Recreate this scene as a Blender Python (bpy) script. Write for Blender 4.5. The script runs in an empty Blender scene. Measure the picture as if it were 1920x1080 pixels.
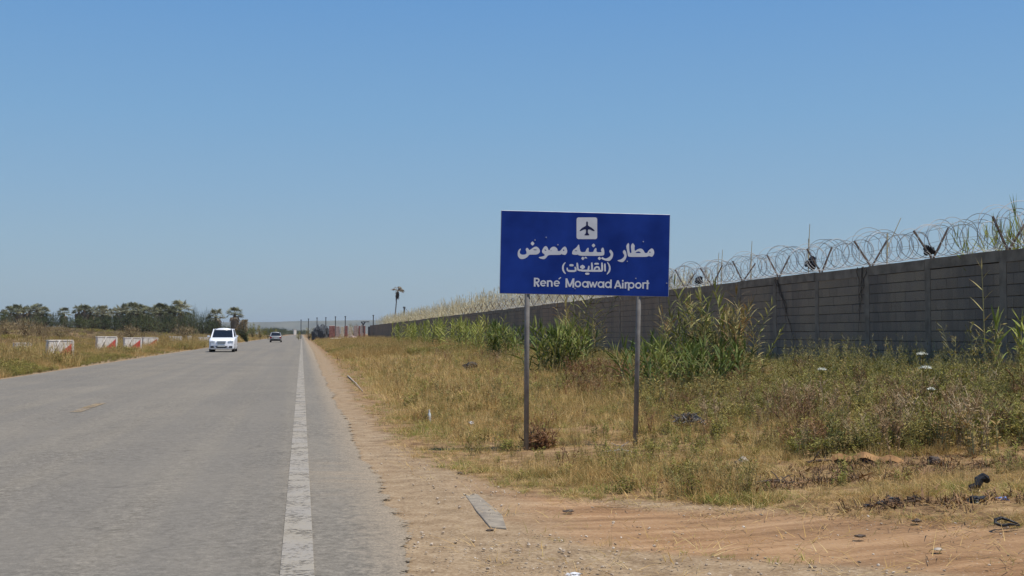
import bpy, bmesh, math, random
import numpy as np
from mathutils import Vector, Matrix, noise
R = math.radians
rng = np.random.default_rng(7)
random.seed(7)
sc = bpy.context.scene
COL = sc.collection

# ------------------------------------------------------------------ camera
CAMH, FPX = 1.3, 2200.0
YAW, PITCH = math.atan(394 / FPX), math.atan(85 / FPX)
cd = bpy.data.cameras.new('camera'); cam = bpy.data.objects.new('camera', cd); COL.objects.link(cam)
cd.sensor_width = 36; cd.lens = 36 * FPX / 1920; cd.clip_start = 0.05; cd.clip_end = 30000
cam.location = (0, 0, CAMH)
cam.rotation_euler = (R(90) + PITCH, 0, -YAW)
sc.camera = cam

# ------------------------------------------------------------------ sky, sun, exposure
SUN_EL, SUN_AZ = 67.0, 120.0          # azimuth clockwise from +Y (the road's direction)
w = bpy.data.worlds.new('World'); sc.world = w; w.use_nodes = True
nt = w.node_tree; nt.nodes.clear()
sky = nt.nodes.new('ShaderNodeTexSky'); sky.sky_type = 'NISHITA'; sky.sun_disc = False
sky.sun_elevation = R(SUN_EL); sky.sun_rotation = R(SUN_AZ)
sky.altitude = 0; sky.air_density = 1.0; sky.dust_density = 1.0; sky.ozone_density = 6
bg = nt.nodes.new('ShaderNodeBackground'); bg.inputs[1].default_value = 0.1
wo = nt.nodes.new('ShaderNodeOutputWorld')
# the Nishita sky, pulled towards the summer-haze gradient by elevation (the same all the way round)
def lin3(r, g, b): return tuple(((v / 255 + .055) / 1.055) ** 2.4 for v in (r, g, b))
tc = nt.nodes.new('ShaderNodeTexCoord'); sx = nt.nodes.new('ShaderNodeSeparateXYZ'); rp = nt.nodes.new('ShaderNodeValToRGB')
nt.links.new(tc.outputs['Generated'], sx.inputs[0]); nt.links.new(sx.outputs[2], rp.inputs[0])
STOPS = [(0.0, (160,180,192)), (.035, (158,181,196)), (.075, (150,180,202)), (.12, (139,176,207)), (.18, (125,170,210)), (.28, (104,156,210)), (.6, (72,122,188)), (1.0, (52,98,168))]
while len(rp.color_ramp.elements) < len(STOPS): rp.color_ramp.elements.new(.5)
for el, (p_, c_) in zip(rp.color_ramp.elements, STOPS): el.position = p_; el.color = (*lin3(*c_), 1)
sc10 = nt.nodes.new('ShaderNodeVectorMath'); sc10.operation = 'SCALE'; sc10.inputs['Scale'].default_value = 10.0; nt.links.new(rp.outputs[0], sc10.inputs[0])
mx = nt.nodes.new('ShaderNodeMix'); mx.data_type = 'RGBA'; mx.inputs[0].default_value = .88
nt.links.new(sky.outputs[0], mx.inputs[6]); nt.links.new(sc10.outputs[0], mx.inputs[7])
nt.links.new(mx.outputs[2], bg.inputs[0]); nt.links.new(bg.outputs[0], wo.inputs[0])
ld = bpy.data.lights.new('sun', 'SUN'); ld.energy = 4.9; ld.angle = R(0.5); ld.color = (1.0, 0.95, 0.87)
sun = bpy.data.objects.new('sun', ld); COL.objects.link(sun); sun.location = (60, -30, 90)
a = R(SUN_AZ); e = R(SUN_EL)
sdir = Vector((math.sin(a) * math.cos(e), math.cos(a) * math.cos(e), math.sin(e)))
sun.rotation_euler = (-sdir).to_track_quat('-Z', 'Y').to_euler()
vs = sc.view_settings; vs.view_transform = 'Standard'; vs.look = 'None'; vs.exposure = 0.0; vs.gamma = 1.0
vs.use_curve_mapping = False
sc.cycles.volume_bounces = 0; sc.cycles.max_bounces = 6; sc.cycles.transparent_max_bounces = 8

# ------------------------------------------------------------------ helpers
Mc = Matrix.Rotation(-YAW, 3, 'Z') @ Matrix.Rotation(R(90) + PITCH, 3, 'X')
FWD = Vector((math.sin(YAW), math.cos(YAW), 0))
def ray(px, py):
    return Mc @ Vector(((px - 960) / FPX, -(py - 540) / FPX, -1))
def sstep(a, b, x):
    t = np.clip((np.asarray(x, float) - a) / (b - a), 0, 1); return t * t * (3 - 2 * t)
def wav(x, y):
    return (np.sin(x * 1.7 + y * .9) + np.sin(x * .8 - y * 1.3 + 1.7) + np.sin(x * 3.1 + y * 2.3 + .5) * .5) / 2.5
def H(x, y):
    x = np.asarray(x, float); y = np.asarray(y, float)
    right = sstep(1.6, 9.5, x) * 0.33 + sstep(1.5, 3.5, x) * .025 * wav(x, y) * sstep(25, 8, x)
    left = sstep(-10, -16, x) * 0.12 + sstep(-16, -75, x) * 2.3 + sstep(-10, -13, x) * .05 * wav(x * .5, y * .5)
    far = sstep(900, 430, y)
    return (right + left) * far
def G(px, py):
    d = ray(px, py); o = Vector((0, 0, CAMH)); t = 1e9
    z = 0.0
    for _ in range(12):
        if d.z >= -1e-5: return None
        t = (z - CAMH) / d.z
        p = o + d * t
        z = float(H(p.x, p.y))
    return Vector((p.x, p.y, z))
def DP(px, py, depth):                 # point seen at px,py at this distance along the viewing direction
    d = ray(px, py); return Vector((0, 0, CAMH)) + d * (depth / d.dot(Vector((FWD.x, FWD.y, 0)))) 
def ground_under(p): return Vector((p.x, p.y, float(H(p.x, p.y))))

def tag(o, label=None, cat=None, group=None, kind=None):
    if label: o['label'] = label
    if cat: o['category'] = cat
    if group: o['group'] = group
    if kind: o['kind'] = kind
    return o
def empty(name, loc=(0, 0, 0), rz=0, label=None, cat=None, group=None):
    o = bpy.data.objects.new(name, None); o.empty_display_size = .2; COL.objects.link(o)
    o.location = loc; o.rotation_euler = (0, 0, rz)
    return tag(o, label, cat, group)
class MB:
    def __init__(s): s.v = []; s.f = []; s.m = []
    def add(s, vs, fs, mi=0):
        b = len(s.v); s.v += [tuple(q) for q in vs]; s.f += [tuple(b + i for i in f) for f in fs]; s.m += [mi] * len(fs)
    def box(s, c, d, mi=0, rz=0, M=None):
        x, y, z = d[0] / 2, d[1] / 2, d[2] / 2
        vs = [Vector(q) for q in ((-x,-y,-z),(x,-y,-z),(x,y,-z),(-x,y,-z),(-x,-y,z),(x,-y,z),(x,y,z),(-x,y,z))]
        if rz: r = Matrix.Rotation(rz, 3, 'Z'); vs = [r @ q for q in vs]
        if M: vs = [M @ q for q in vs]
        s.add([q + Vector(c) for q in vs], [(0,3,2,1),(4,5,6,7),(0,1,5,4),(1,2,6,5),(2,3,7,6),(3,0,4,7)], mi)
    def tube(s, pts, rad, n=6, mi=0, caps=True):
        pts = [Vector(p) for p in pts]; k = len(pts)
        if not hasattr(rad, '__len__'): rad = [rad] * k
        rings = []; up = None
        for i, p in enumerate(pts):
            t = (pts[min(i + 1, k - 1)] - pts[max(i - 1, 0)])
            t = t.normalized() if t.length > 1e-9 else Vector((0, 0, 1))
            if up is None: up = t.orthogonal().normalized()
            up = (up - t * up.dot(t)); up = up.normalized() if up.length > 1e-6 else t.orthogonal().normalized()
            b = t.cross(up)
            rings.append([p + (up * math.cos(2 * math.pi * j / n) + b * math.sin(2 * math.pi * j / n)) * rad[i] for j in range(n)])
        vs = [q for r in rings for q in r]; fs = []
        for i in range(k - 1):
            for j in range(n):
                j2 = (j + 1) % n; fs.append((i * n + j, i * n + j2, (i + 1) * n + j2, (i + 1) * n + j))
        if caps: fs += [tuple(range(n - 1, -1, -1)), tuple((k - 1) * n + j for j in range(n))]
        s.add(vs, fs, mi)
    def loft(s, rings, mi=0, caps=True):
        n = len(rings[0]); k = len(rings); vs = [q for r in rings for q in r]; fs = []
        for i in range(k - 1):
            for j in range(n):
                j2 = (j + 1) % n; fs.append((i * n + j, i * n + j2, (i + 1) * n + j2, (i + 1) * n + j))
        if caps: fs += [tuple(range(n - 1, -1, -1)), tuple((k - 1) * n + j for j in range(n))]
        s.add(vs, fs, mi)
    def mesh(s, name, mats, smooth=False):
        me = bpy.data.meshes.new(name); me.from_pydata(s.v, [], s.f)
        for m in (mats if isinstance(mats, (list, tuple)) else [mats]): me.materials.append(m)
        if any(s.m): me.polygons.foreach_set('material_index', s.m)
        if smooth: me.polygons.foreach_set('use_smooth', [True] * len(s.f))
        me.update(); return me
    def build(s, name, mats, parent=None, smooth=False, bevel=0):
        o = bpy.data.objects.new(name, s.mesh(name, mats, smooth)); COL.objects.link(o)
        if parent: o.parent = parent
        if bevel:
            b = o.modifiers.new('bevel', 'BEVEL'); b.width = bevel; b.segments = 2; b.limit_method = 'ANGLE'
        return o

# ------------------------------------------------------------------ materials
def lin(c): return tuple(((x / 255 / 12.92) if x / 255 <= .04045 else ((x / 255 + .055) / 1.055) ** 2.4) for x in c)
class NT:
    def __init__(s, name):
        s.m = bpy.data.materials.new(name); s.m.use_nodes = True; s.t = s.m.node_tree; s.t.nodes.clear()
        s.out = s.n('ShaderNodeOutputMaterial')
    def n(s, k, **kw):
        x = s.t.nodes.new(k)
        for a, b in kw.items(): setattr(x, a, b)
        return x
    def l(s, a, b): s.t.links.new(a, b)
    def pos(s): return s.n('ShaderNodeNewGeometry').outputs['Position']
    def objc(s): return s.n('ShaderNodeTexCoord').outputs['Object']
    def noise(s, vec, scale, detail=4, rough=.55, stretch=None):
        if stretch:
            mp = s.n('ShaderNodeMapping'); mp.inputs['Scale'].default_value = stretch; s.l(vec, mp.inputs[0]); vec = mp.outputs[0]
        x = s.n('ShaderNodeTexNoise'); x.inputs['Scale'].default_value = scale; x.inputs['Detail'].default_value = detail
        x.inputs['Roughness'].default_value = rough; s.l(vec, x.inputs['Vector']); return x.outputs[0]
    def ramp(s, fac, stops, interp='LINEAR'):
        x = s.n('ShaderNodeValToRGB'); cr = x.color_ramp; cr.interpolation = interp
        while len(cr.elements) < len(stops): cr.elements.new(.5)
        for el, (p, c) in zip(cr.elements, stops):
            el.position = p; el.color = (*c, 1) if hasattr(c, '__len__') else (c, c, c, 1)
        s.l(fac, x.inputs[0]); return x.outputs[0]
    def mix(s, fac, a, b, mode='MIX'):
        x = s.n('ShaderNodeMix', data_type='RGBA', blend_type=mode)
        for sock, v in ((x.inputs[0], fac), (x.inputs[6], a), (x.inputs[7], b)):
            if hasattr(v, 'is_linked'): s.l(v, sock)
            else: sock.default_value = (*v, 1) if hasattr(v, '__len__') else v
        return x.outputs[2]
    def math(s, op, a, b=0.0, clamp=False):
        x = s.n('ShaderNodeMath', operation=op, use_clamp=clamp)
        for sock, v in ((x.inputs[0], a), (x.inputs[1], b)):
            if hasattr(v, 'is_linked'): s.l(v, sock)
            else: sock.default_value = v
        return x.outputs[0]
    def attr(s, name): return s.n('ShaderNodeAttribute', attribute_name=name).outputs['Fac']
    def rand(s): return s.n('ShaderNodeObjectInfo').outputs['Random']
    def finish(s, col, rough=.85, bump=None, bstr=.3, bdist=.02, metal=0, transl=0, spec=.5):
        p = s.n('ShaderNodeBsdfPrincipled')
        if hasattr(col, 'is_linked'): s.l(col, p.inputs['Base Color'])
        else: p.inputs['Base Color'].default_value = (*col, 1)
        if hasattr(rough, 'is_linked'): s.l(rough, p.inputs['Roughness'])
        else: p.inputs['Roughness'].default_value = rough
        p.inputs['Metallic'].default_value = metal; p.inputs['Specular IOR Level'].default_value = spec
        if bump is not None:
            b = s.n('ShaderNodeBump'); b.inputs['Strength'].default_value = bstr; b.inputs['Distance'].default_value = bdist
            s.l(bump, b.inputs['Height']); s.l(b.outputs[0], p.inputs['Normal'])
        res = p.outputs[0]
        if transl:
            t = s.n('ShaderNodeBsdfTranslucent')
            if hasattr(col, 'is_linked'): s.l(col, t.inputs[0])
            else: t.inputs[0].default_value = (*col, 1)
            mx = s.n('ShaderNodeMixShader'); mx.inputs[0].default_value = transl
            s.l(res, mx.inputs[1]); s.l(t.outputs[0], mx.inputs[2]); res = mx.outputs[0]
        s.l(res, s.out.inputs[0]); return s.m
def simple(name, c1, c2=None, scale=8, rough=.7, metal=0, bstr=0, transl=0, spec=.2, coord='obj', lo=.35, hi=.65, det=4):
    t = NT(name)
    if c2 is None: return t.finish(c1, rough, metal=metal, transl=transl, spec=spec)
    nz = t.noise(t.objc() if coord == 'obj' else t.pos(), scale, det)
    return t.finish(t.ramp(nz, [(lo, c1), (hi, c2)]), rough, bump=nz if bstr else None, bstr=bstr, metal=metal, transl=transl, spec=spec)

def foliage_mat(name, cols, patch=.5, hue=.4, transl=.25, rough=.7):
    """cols: dark..light stops; patches by position, spread by piece"""
    t = NT(name); p = t.pos()
    n1 = t.noise(p, patch, 3); n2 = t.noise(p, patch * 9, 2)
    f = t.math('ADD', t.math('MULTIPLY', n1, 1.0), t.math('MULTIPLY', n2, .7))
    f = t.math('SUBTRACT', f, .17)
    f = t.math('ADD', f, t.math('MULTIPLY', t.rand(), hue))
    f = t.math('MULTIPLY', t.math('SUBTRACT', f, .42), 1.0 / (.55 + hue), clamp=True)
    k = len(cols); stops = [(i / (k - 1) if k > 1 else 0, c) for i, c in enumerate(cols)]
    return t.finish(t.ramp(f, stops), rough, transl=transl, spec=.25)

# straw, greens
M = {}
M['dry'] = foliage_mat('dry_grass', [(.10,.05,.018), (.44,.275,.095), (.62,.44,.18), (.20,.17,.05), (.50,.31,.11), (.72,.56,.27), (.20,.13,.045)], .55, .9)
M['green'] = foliage_mat('green_grass', [(.10,.13,.025), (.20,.23,.045), (.30,.29,.07), (.44,.34,.11)], .6, .6)
M['rust'] = foliage_mat('rust_weeds', [(.11,.055,.028), (.25,.13,.06), (.38,.23,.11)], 1.2, .5)
M['weed'] = foliage_mat('weed_leaves', [(.025,.03,.01), (.12,.125,.026), (.28,.26,.05), (.13,.085,.03), (.44,.36,.11), (.20,.21,.04), (.36,.23,.09), (.22,.23,.04)], .8, 1.0)
M['reed'] = foliage_mat('reed_leaf', [(.02,.03,.01), (.08,.10,.022), (.19,.20,.045), (.42,.37,.15), (.27,.16,.07), (.12,.15,.03)], 2.5, 1.0)
M['reedy'] = foliage_mat('reed_leaf_yellowing', [(.09,.12,.025), (.20,.24,.045), (.34,.34,.08), (.44,.36,.13)], 1.2, .7)
M['reed_green'] = foliage_mat('reed_leaf_fresh', [(.03,.05,.015), (.09,.13,.03), (.19,.22,.05), (.38,.35,.12)], 1.5, .7)
M['dryreed'] = foliage_mat('dry_reed_leaf', [(.34,.27,.15), (.50,.43,.26), (.60,.54,.36), (.45,.45,.22)], .8, .6)
M['stem'] = foliage_mat('reed_stem', [(.22,.20,.08), (.40,.36,.16)], 1.5, .6, .05)
M['palm_green'] = foliage_mat('palm_leaf', [(.08,.09,.04), (.18,.18,.095), (.32,.29,.18)], .8, .5, .15)
M['palm_dead'] = foliage_mat('palm_dead_leaf', [(.14,.105,.07), (.34,.27,.18), (.50,.42,.31)], .9, .5, .1)
M['trunk'] = simple('palm_trunk', (.07,.05,.035), (.15,.11,.08), 6, .9, bstr=.4)
M['hedge'] = foliage_mat('far_shrub_leaf', [(.03,.042,.018), (.07,.085,.03), (.12,.13,.05)], .15, .5, .15)
M['brownbush'] = foliage_mat('brown_shrub_leaf', [(.14,.10,.05), (.25,.19,.10), (.34,.27,.15)], .3, .5, .15)
M['steel'] = simple('galvanised_wire', (.34,.35,.35), (.46,.46,.45), 3, .75, metal=.0, spec=.3)
M['bracket'] = simple('rusty_bracket', (.10,.075,.06), (.20,.15,.12), 9, .8)
M['black'] = simple('black_plastic', (.012,.012,.014), (.03,.03,.032), 12, .45, bstr=.5)
M['white'] = simple('white_plastic', (.75,.75,.76), (.6,.6,.6), 10, .4)
M['blueplastic'] = simple('blue_plastic', (.12,.25,.62), (.25,.4,.75), 10, .4)
M['umbel'] = simple('white_umbel', (.72,.72,.66), (.60,.62,.50), 30, .8)
M['bark'] = simple('bark_strip', (.20,.10,.045), (.46,.26,.11), 5, .85, bstr=.6)
M['darkwood'] = simple('charred_wood', (.03,.022,.016), (.09,.06,.045), 9, .9, bstr=.6)
M['stone'] = simple('pale_stone', (.36,.30,.24), (.50,.43,.35), 9, .9, bstr=.4)
M['darkstone'] = simple('dark_stone', (.06,.045,.035), (.13,.10,.08), 9, .9, bstr=.5)

# ------------------------------------------------------------------ ground
def vnoise(x, y, s, seed=0.0):
    return np.array([noise.noise((a * s + seed, b * s - seed, seed * .37)) for a, b in zip(x, y)])
def grid_lines(segs):
    out = []
    for a, b, st in segs: out.append(np.arange(a, b, st))
    return np.concatenate(out + [[segs[-1][1]]])
xs = grid_lines([(-9000,-1000,1000), (-1000,-200,80), (-200,-40,8), (-40,-9,1), (-9,-.4,.8), (-.4,5.4,.09), (5.4,13,.25), (13,40,3), (40,200,20), (200,1000,80), (1000,9000,1000)])
ys = grid_lines([(-3000,-200,400), (-200,-10,20), (-10,4,1), (4,14,.1), (14,32,.25), (32,80,1), (80,260,6), (260,1000,40), (1000,14000,1000)])
X, Y = np.meshgrid(xs, ys); Xf, Yf = X.ravel(), Y.ravel(); Zf = H(Xf, Yf)
near = (Xf > -.4) & (Xf < 13) & (Yf > 3) & (Yf < 40)
nz1 = np.zeros_like(Xf); nz2 = np.zeros_like(Xf)
nz1[near] = vnoise(Xf[near], Yf[near], .9, 3.1); nz2[near] = vnoise(Xf[near], Yf[near], 3.3, 8.7)
# lower edge of the grass beside the dirt track (photo's outline, in metres)
_tf = [G(*q) for q in ((850, 885), (950, 918), (1080, 938), (1200, 944), (1400, 954), (1600, 968), (1760, 976), (1920, 992))]
_tn = [G(*q) for q in ((1000, 1000), (1100, 1018), (1400, 1044), (1700, 1062), (1920, 1078))]
def track_far(x):   return np.interp(x, [1.0] + [q.x for q in _tf] + [12], [11.6] + [q.y for q in _tf] + [4.6])
def track_near(x):  return np.interp(x, [0.8] + [q.x for q in _tn] + [12], [5.2] + [q.y for q in _tn] + [3.6])
def verge(y):       return np.interp(y, [0, 8.8, 10, 12, 16, 22, 36, 60, 120, 300], [2.9, 1.7, 1.22, .98, .90, .90, 1.05, 1.2, 1.3, 1.3])
def grass_mask(x, y, n1, n2):
    jit = n1 * .35 + n2 * .15
    g = sstep(-.05, .35, x - verge(y) + jit * .8) * sstep(-.05, .25, y - track_far(x) + jit * .7)
    low = sstep(.1, -.25, y - track_near(x) + jit * 1.2) * sstep(1.2, 2.0, x + jit) * sstep(-.25, .25, n1 + .05) * .6
    return np.clip(np.maximum(g, low), 0, 1)
gm = grass_mask(Xf, Yf, nz1, nz2)
gm[Xf > 13] = 1; gm = np.where(Xf < -8.9, sstep(-8.7, -9.6, Xf + nz1 * .2), gm)
trk = sstep(-.35, .15, track_far(Xf) - Yf + nz1 * .3) * sstep(-.35, .15, Yf - track_near(Xf) + nz1 * .35) * sstep(1.15, 2.2, Xf + nz2 * .3)
# wheel ruts in the track and lumps in the verge
rut = trk * near
Zf = Zf + rut * (-.02 + nz2 * .008) + near * (Xf > .9) * (nz2 * .006 + nz1 * .015)
ii = np.arange(len(ys) * len(xs)).reshape(len(ys), len(xs))
quads = np.stack([ii[:-1, :-1], ii[:-1, 1:], ii[1:, 1:], ii[1:, :-1]], -1).reshape(-1, 4)
me = bpy.data.meshes.new('ground'); me.from_pydata(np.stack([Xf, Yf, Zf], 1).tolist(), [], quads.tolist())
for nm, arr in (('grassy', gm), ('track', trk)):
    at = me.attributes.new(nm, 'FLOAT', 'POINT'); at.data.foreach_set('value', arr.astype(np.float32))
me.polygons.foreach_set('use_smooth', [True] * len(me.polygons))
ground = bpy.data.objects.new('ground', me); COL.objects.link(ground); tag(ground, kind='structure')
t = NT('ground_soil'); p = t.pos()
fine = t.noise(p, 38, 6, .7); mid = t.noise(p, 5, 5, .6); big = t.noise(p, .7, 4); streak = t.noise(p, 1.1, 5, .65, stretch=(.35, 2.6, 1))
soil = t.ramp(mid, [(.35, (.10,.055,.025)), (.5, (.23,.14,.065)), (.65, (.38,.25,.12))])
sand = t.ramp(t.math('ADD', t.math('MULTIPLY', fine, .6), t.math('MULTIPLY', mid, .4)), [(.34, (.12,.080,.045)), (.48, (.26,.182,.105)), (.62, (.41,.31,.195))])
dirt = t.ramp(t.math('ADD', t.math('MULTIPLY', streak, .75), t.math('MULTIPLY', fine, .25)), [(.38, (.17,.092,.042)), (.5, (.30,.172,.084)), (.62, (.43,.27,.145))])
col = t.mix(t.attr('track'), sand, dirt)
vo = t.n('ShaderNodeTexVoronoi'); vo.inputs['Scale'].default_value = 34; t.l(p, vo.inputs['Vector'])
peb = t.ramp(vo.outputs['Distance'], [(.10, 1), (.2, 0)])
pebm = t.math('MULTIPLY', peb, t.ramp(t.n('ShaderNodeSeparateColor').inputs[0] and t.noise(p, 11, 2), [(.44, 0), (.54, 1)]))
col = t.mix(t.math('MULTIPLY', pebm, .7), col, t.ramp(fine, [(.4, (.22,.17,.13)), (.6, (.62,.56,.47))]))
col = t.mix(t.attr('grassy'), col, soil)
col = t.mix(t.math('MULTIPLY', t.ramp(big, [(.4, 0), (.6, 1)]), .25), col, (.28,.18,.095))
bh = t.math('ADD', t.math('MULTIPLY', fine, .6), t.math('ADD', t.math('MULTIPLY', peb, .35), mid))
me.materials.append(t.finish(col, .95, bump=bh, bstr=.35, bdist=.010, spec=.2))

# road: asphalt sheet with a crumbling edge
def edge_r(y): return .78 + .3 * float(sstep(28, 95, y)) + .04 * math.sin(y * .8) + .13 * noise.noise((0, y * .7, 0)) + .08 * noise.noise((0, y * 2.2, 3)) + float(np.interp(y, [4, 7, 8.5, 10.5, 12], [-.02, .0, .03, .01, 0]))
def edge_l(y): return -8.25 + .12 * noise.noise((5, y * .35, 0)) + .05 * noise.noise((9, y * 2.3, 0))
ry = np.concatenate([np.arange(-40, 3, 3), np.arange(3, 30, .12), np.arange(30, 120, .6), np.arange(120, 900, 6)])
rx = [None] + list(np.linspace(-8.2, .4, 24)) + [None]
vs_, n = [], len(rx)
for y in ry:
    for k, x in enumerate(rx):
        if k == 0: x = edge_l(y)
        if k == n - 1: x = edge_r(y)
        drop = .011 if 0 < k < n - 1 else .002
        vs_.append((x, y, .0 + drop + .012))
ii = np.arange(len(vs_)).reshape(-1, n)
quads = np.stack([ii[:-1, :-1], ii[:-1, 1:], ii[1:, 1:], ii[1:, :-1]], -1).reshape(-1, 4)
me = bpy.data.meshes.new('road'); me.from_pydata(vs_, [], quads.tolist())
at = me.attributes.new('rim', 'FLOAT', 'POINT'); at.data.foreach_set('value', np.array([[1.0] + [0.0] * (n - 2) + [1.0]] * len(ry), np.float32).ravel())
road = bpy.data.objects.new('road', me); COL.objects.link(road); tag(road, kind='structure')
t = NT('worn_asphalt'); p = t.pos(); sx = t.n('ShaderNodeSeparateXYZ'); t.l(p, sx.inputs[0]); px_, py_ = sx.outputs[0], sx.outputs[1]
fine = t.noise(p, 60, 5, .8); agg = t.noise(p, 16, 5, .75); lane = t.noise(p, 1.0, 4, .6, stretch=(1.1, .06, 1)); big = t.noise(p, .35, 5, .6)
col = t.ramp(t.math('ADD', t.math('MULTIPLY', fine, .5), t.math('MULTIPLY', agg, .5)), [(.37, (.085,.075,.060)), (.5, (.186,.166,.134)), (.63, (.315,.28,.228))])
col = t.mix(t.math('MULTIPLY', t.ramp(lane, [(.42, 0), (.6, 1)]), .3), col, (.235,.21,.170))
col = t.mix(t.math('MULTIPLY', t.ramp(big, [(.42, 0), (.62, 1)]), .4), col, (.245,.215,.168))
wt = t.noise(p, .9, 3, .5, stretch=(1.6, .02, 1)); col = t.mix(t.math('MULTIPLY', t.ramp(wt, [(.45, 0), (.58, 1)]), .30), col, (.15,.14,.125))
cv = t.n('ShaderNodeTexVoronoi', feature='DISTANCE_TO_EDGE'); cv.inputs['Scale'].default_value = .55
wob = t.n('ShaderNodeVectorMath', operation='ADD'); nwo = t.n('ShaderNodeTexNoise'); nwo.inputs['Scale'].default_value = 2.2; t.l(p, nwo.inputs['Vector']); t.l(p, wob.inputs[0]); t.l(nwo.outputs['Color'], wob.inputs[1]); t.l(wob.outputs[0], cv.inputs['Vector'])
crk = t.math('MULTIPLY', t.ramp(cv.outputs['Distance'], [(.004, 1), (.014, 0)]), t.ramp(t.noise(p, .5, 2), [(.5, 0), (.56, 1)]))
col = t.mix(t.math('MULTIPLY', crk, .22), col, (.06,.055,.05))
pt = t.ramp(t.noise(p, .22, 1, .3, stretch=(.8, .35, 1)), [(.585, 0), (.592, 1)]); col = t.mix(t.math('MULTIPLY', pt, .14), col, (.13,.125,.115))
# dust and gravel carried on at the edges and off the dirt track
e1 = t.math('ADD', px_, t.math('MULTIPLY', t.math('SUBTRACT', agg, .5), .6))
dust = t.ramp(t.math('MULTIPLY_ADD', e1, 1.0), [(.55, 0), (.85, .55)]) if False else t.math('MULTIPLY', t.math('SUBTRACT', e1, .28), 1.9, clamp=True)
sw = t.math('MULTIPLY', t.math('SUBTRACT', 1.0, t.math('ABSOLUTE', t.math('MULTIPLY', t.math('SUBTRACT', t.math('ADD', py_, t.math('MULTIPLY', px_, .8)), 11.0), .45)), clamp=True), t.math('ADD', px_, .25, clamp=True))
dust = t.math('MAXIMUM', t.math('MULTIPLY', dust, .85), t.math('MULTIPLY', sw, t.ramp(t.noise(p, 1.5, 4, .6, stretch=(.6, 3, 1)), [(.4, .2), (.62, .9)])))
el = t.math('MULTIPLY', t.math('SUBTRACT', t.math('SUBTRACT', -7.9, px_), t.math('MULTIPLY', agg, .5)), 2.0, clamp=True)
dust = t.math('MAXIMUM', dust, el)
dustcol = t.ramp(fine, [(.37, (.20,.15,.10)), (.6, (.46,.36,.24))])
col = t.mix(dust, col, dustcol)
m_ = t.finish(col, .9, bump=t.math('ADD', fine, agg), bstr=.5, bdist=.012, spec=.12)
# where the rim has crumbled away the soil below shows
nr = t.math('ADD', t.math('MULTIPLY', t.noise(p, 5, 5, .7), .75), t.math('MULTIPLY', t.noise(p, 45, 3, .7), .55))
gone = t.ramp(t.math('SUBTRACT', t.math('ADD', t.attr('rim'), nr), 1.0), [(.28, 0), (.31, 1)])
tr = t.n('ShaderNodeBsdfTransparent'); mxs = t.n('ShaderNodeMixShader'); old = t.out.inputs[0].links[0].from_socket
t.l(gone, mxs.inputs[0]); t.l(old, mxs.inputs[1]); t.l(tr.outputs[0], mxs.inputs[2]); t.l(mxs.outputs[0], t.out.inputs[0])
me.materials.append(m_)

def paint(name, x0, x1, y0, y1, colr, wear_lo, wear_hi, z=.030, kind='structure'):
    mb = MB(); yy = np.arange(y0, y1, .5 if y1 - y0 < 60 else 2)
    vsx = []
    for y in list(yy) + [y1]: vsx += [(x0 + .006 * noise.noise((1, y * 3, 0)), y, z), (x1 + .006 * noise.noise((2, y * 3, 0)), y, z)]
    k = len(vsx) // 2; mb.add(vsx, [(2 * i, 2 * i + 1, 2 * i + 3, 2 * i + 2) for i in range(k - 1)])
    t = NT(name + '_paint'); p = t.pos(); a = t.noise(p, 60, 4, .7); b = t.noise(p, 1.1, 5, .65)
    f = t.math('ADD', t.math('MULTIPLY', a, .5), t.math('MULTIPLY', b, .5))
    asph = t.ramp(a, [(.35, (.17,.16,.15)), (.65, (.30,.285,.265))])
    c = t.mix(t.ramp(f, [(wear_lo, 1), (wear_hi, .35)]), asph, t.ramp(b, [(.35, tuple(q * .8 for q in colr)), (.6, colr)]))
    m_ = t.finish(c, .9, bump=a, bstr=.3, bdist=.008, spec=.08); q = t.math('ADD', t.math('MULTIPLY', t.noise(p, 26, 5, .75), .55), t.math('MULTIPLY', t.noise(p, 3.2, 4, .6), .45))
    gone = t.ramp(q, [(.50, 0), (.545, .85)]) if name != 'edge_line' else t.ramp(q, [(.50, 0), (.60, .75)])
    tr = t.n('ShaderNodeBsdfTransparent'); ms = t.n('ShaderNodeMixShader'); old = t.out.inputs[0].links[0].from_socket
    t.l(gone, ms.inputs[0]); t.l(old, ms.inputs[1]); t.l(tr.outputs[0], ms.inputs[2]); t.l(ms.outputs[0], t.out.inputs[0])
    return tag(mb.build(name, m_), kind=kind)
paint('edge_line', -.105, .075, -20, 330, (.38,.335,.262), .42, .56)
#paint('worn_line', -8.02, -7.92, -20, 330, (.42,.39,.34), .40, .50)
ctr = G(160, 769)
paint('centre_dash', ctr.x - .09, ctr.x + .09, ctr.y - .9, ctr.y + 1.6, (.34,.24,.12), .42, .58)
#paint('centre_line', ctr.x - .10, ctr.x + .10, ctr.y + 4, 140, (.36,.29,.20), .40, .52)

# distant hills and the far plain
def ridge(name, dist, x0, x1, hs, mat, depth=600):
    mb = MB(); n = 90; vs = []
    for i in range(n + 1):
        f = i / n; x = x0 + (x1 - x0) * f
        h = float(np.interp(f, np.linspace(0, 1, len(hs)), hs)) * (1 + .12 * noise.noise((f * 14, 0, dist))) + 3 * noise.noise((f * 60, 1, 0))
        vs += [(x, dist, -2), (x, dist + depth * .5, max(h, 1)), (x, dist + depth, -2)]
    fs = []
    for i in range(n):
        for k in (0, 1): fs.append((3 * i + k, 3 * (i + 1) + k, 3 * (i + 1) + k + 1, 3 * i + k + 1))
    mb.add(vs, fs)
    return tag(mb.build(name, mat, smooth=True), kind='structure')
hillm = simple('hill_scrub', (.09,.09,.06), (.16,.15,.10), .01, .95, coord='pos')
ridge('hills', 5200, -2600, 2600, [20, 34, 44, 52, 50, 58, 64, 60, 52, 46, 30], hillm)

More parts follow.
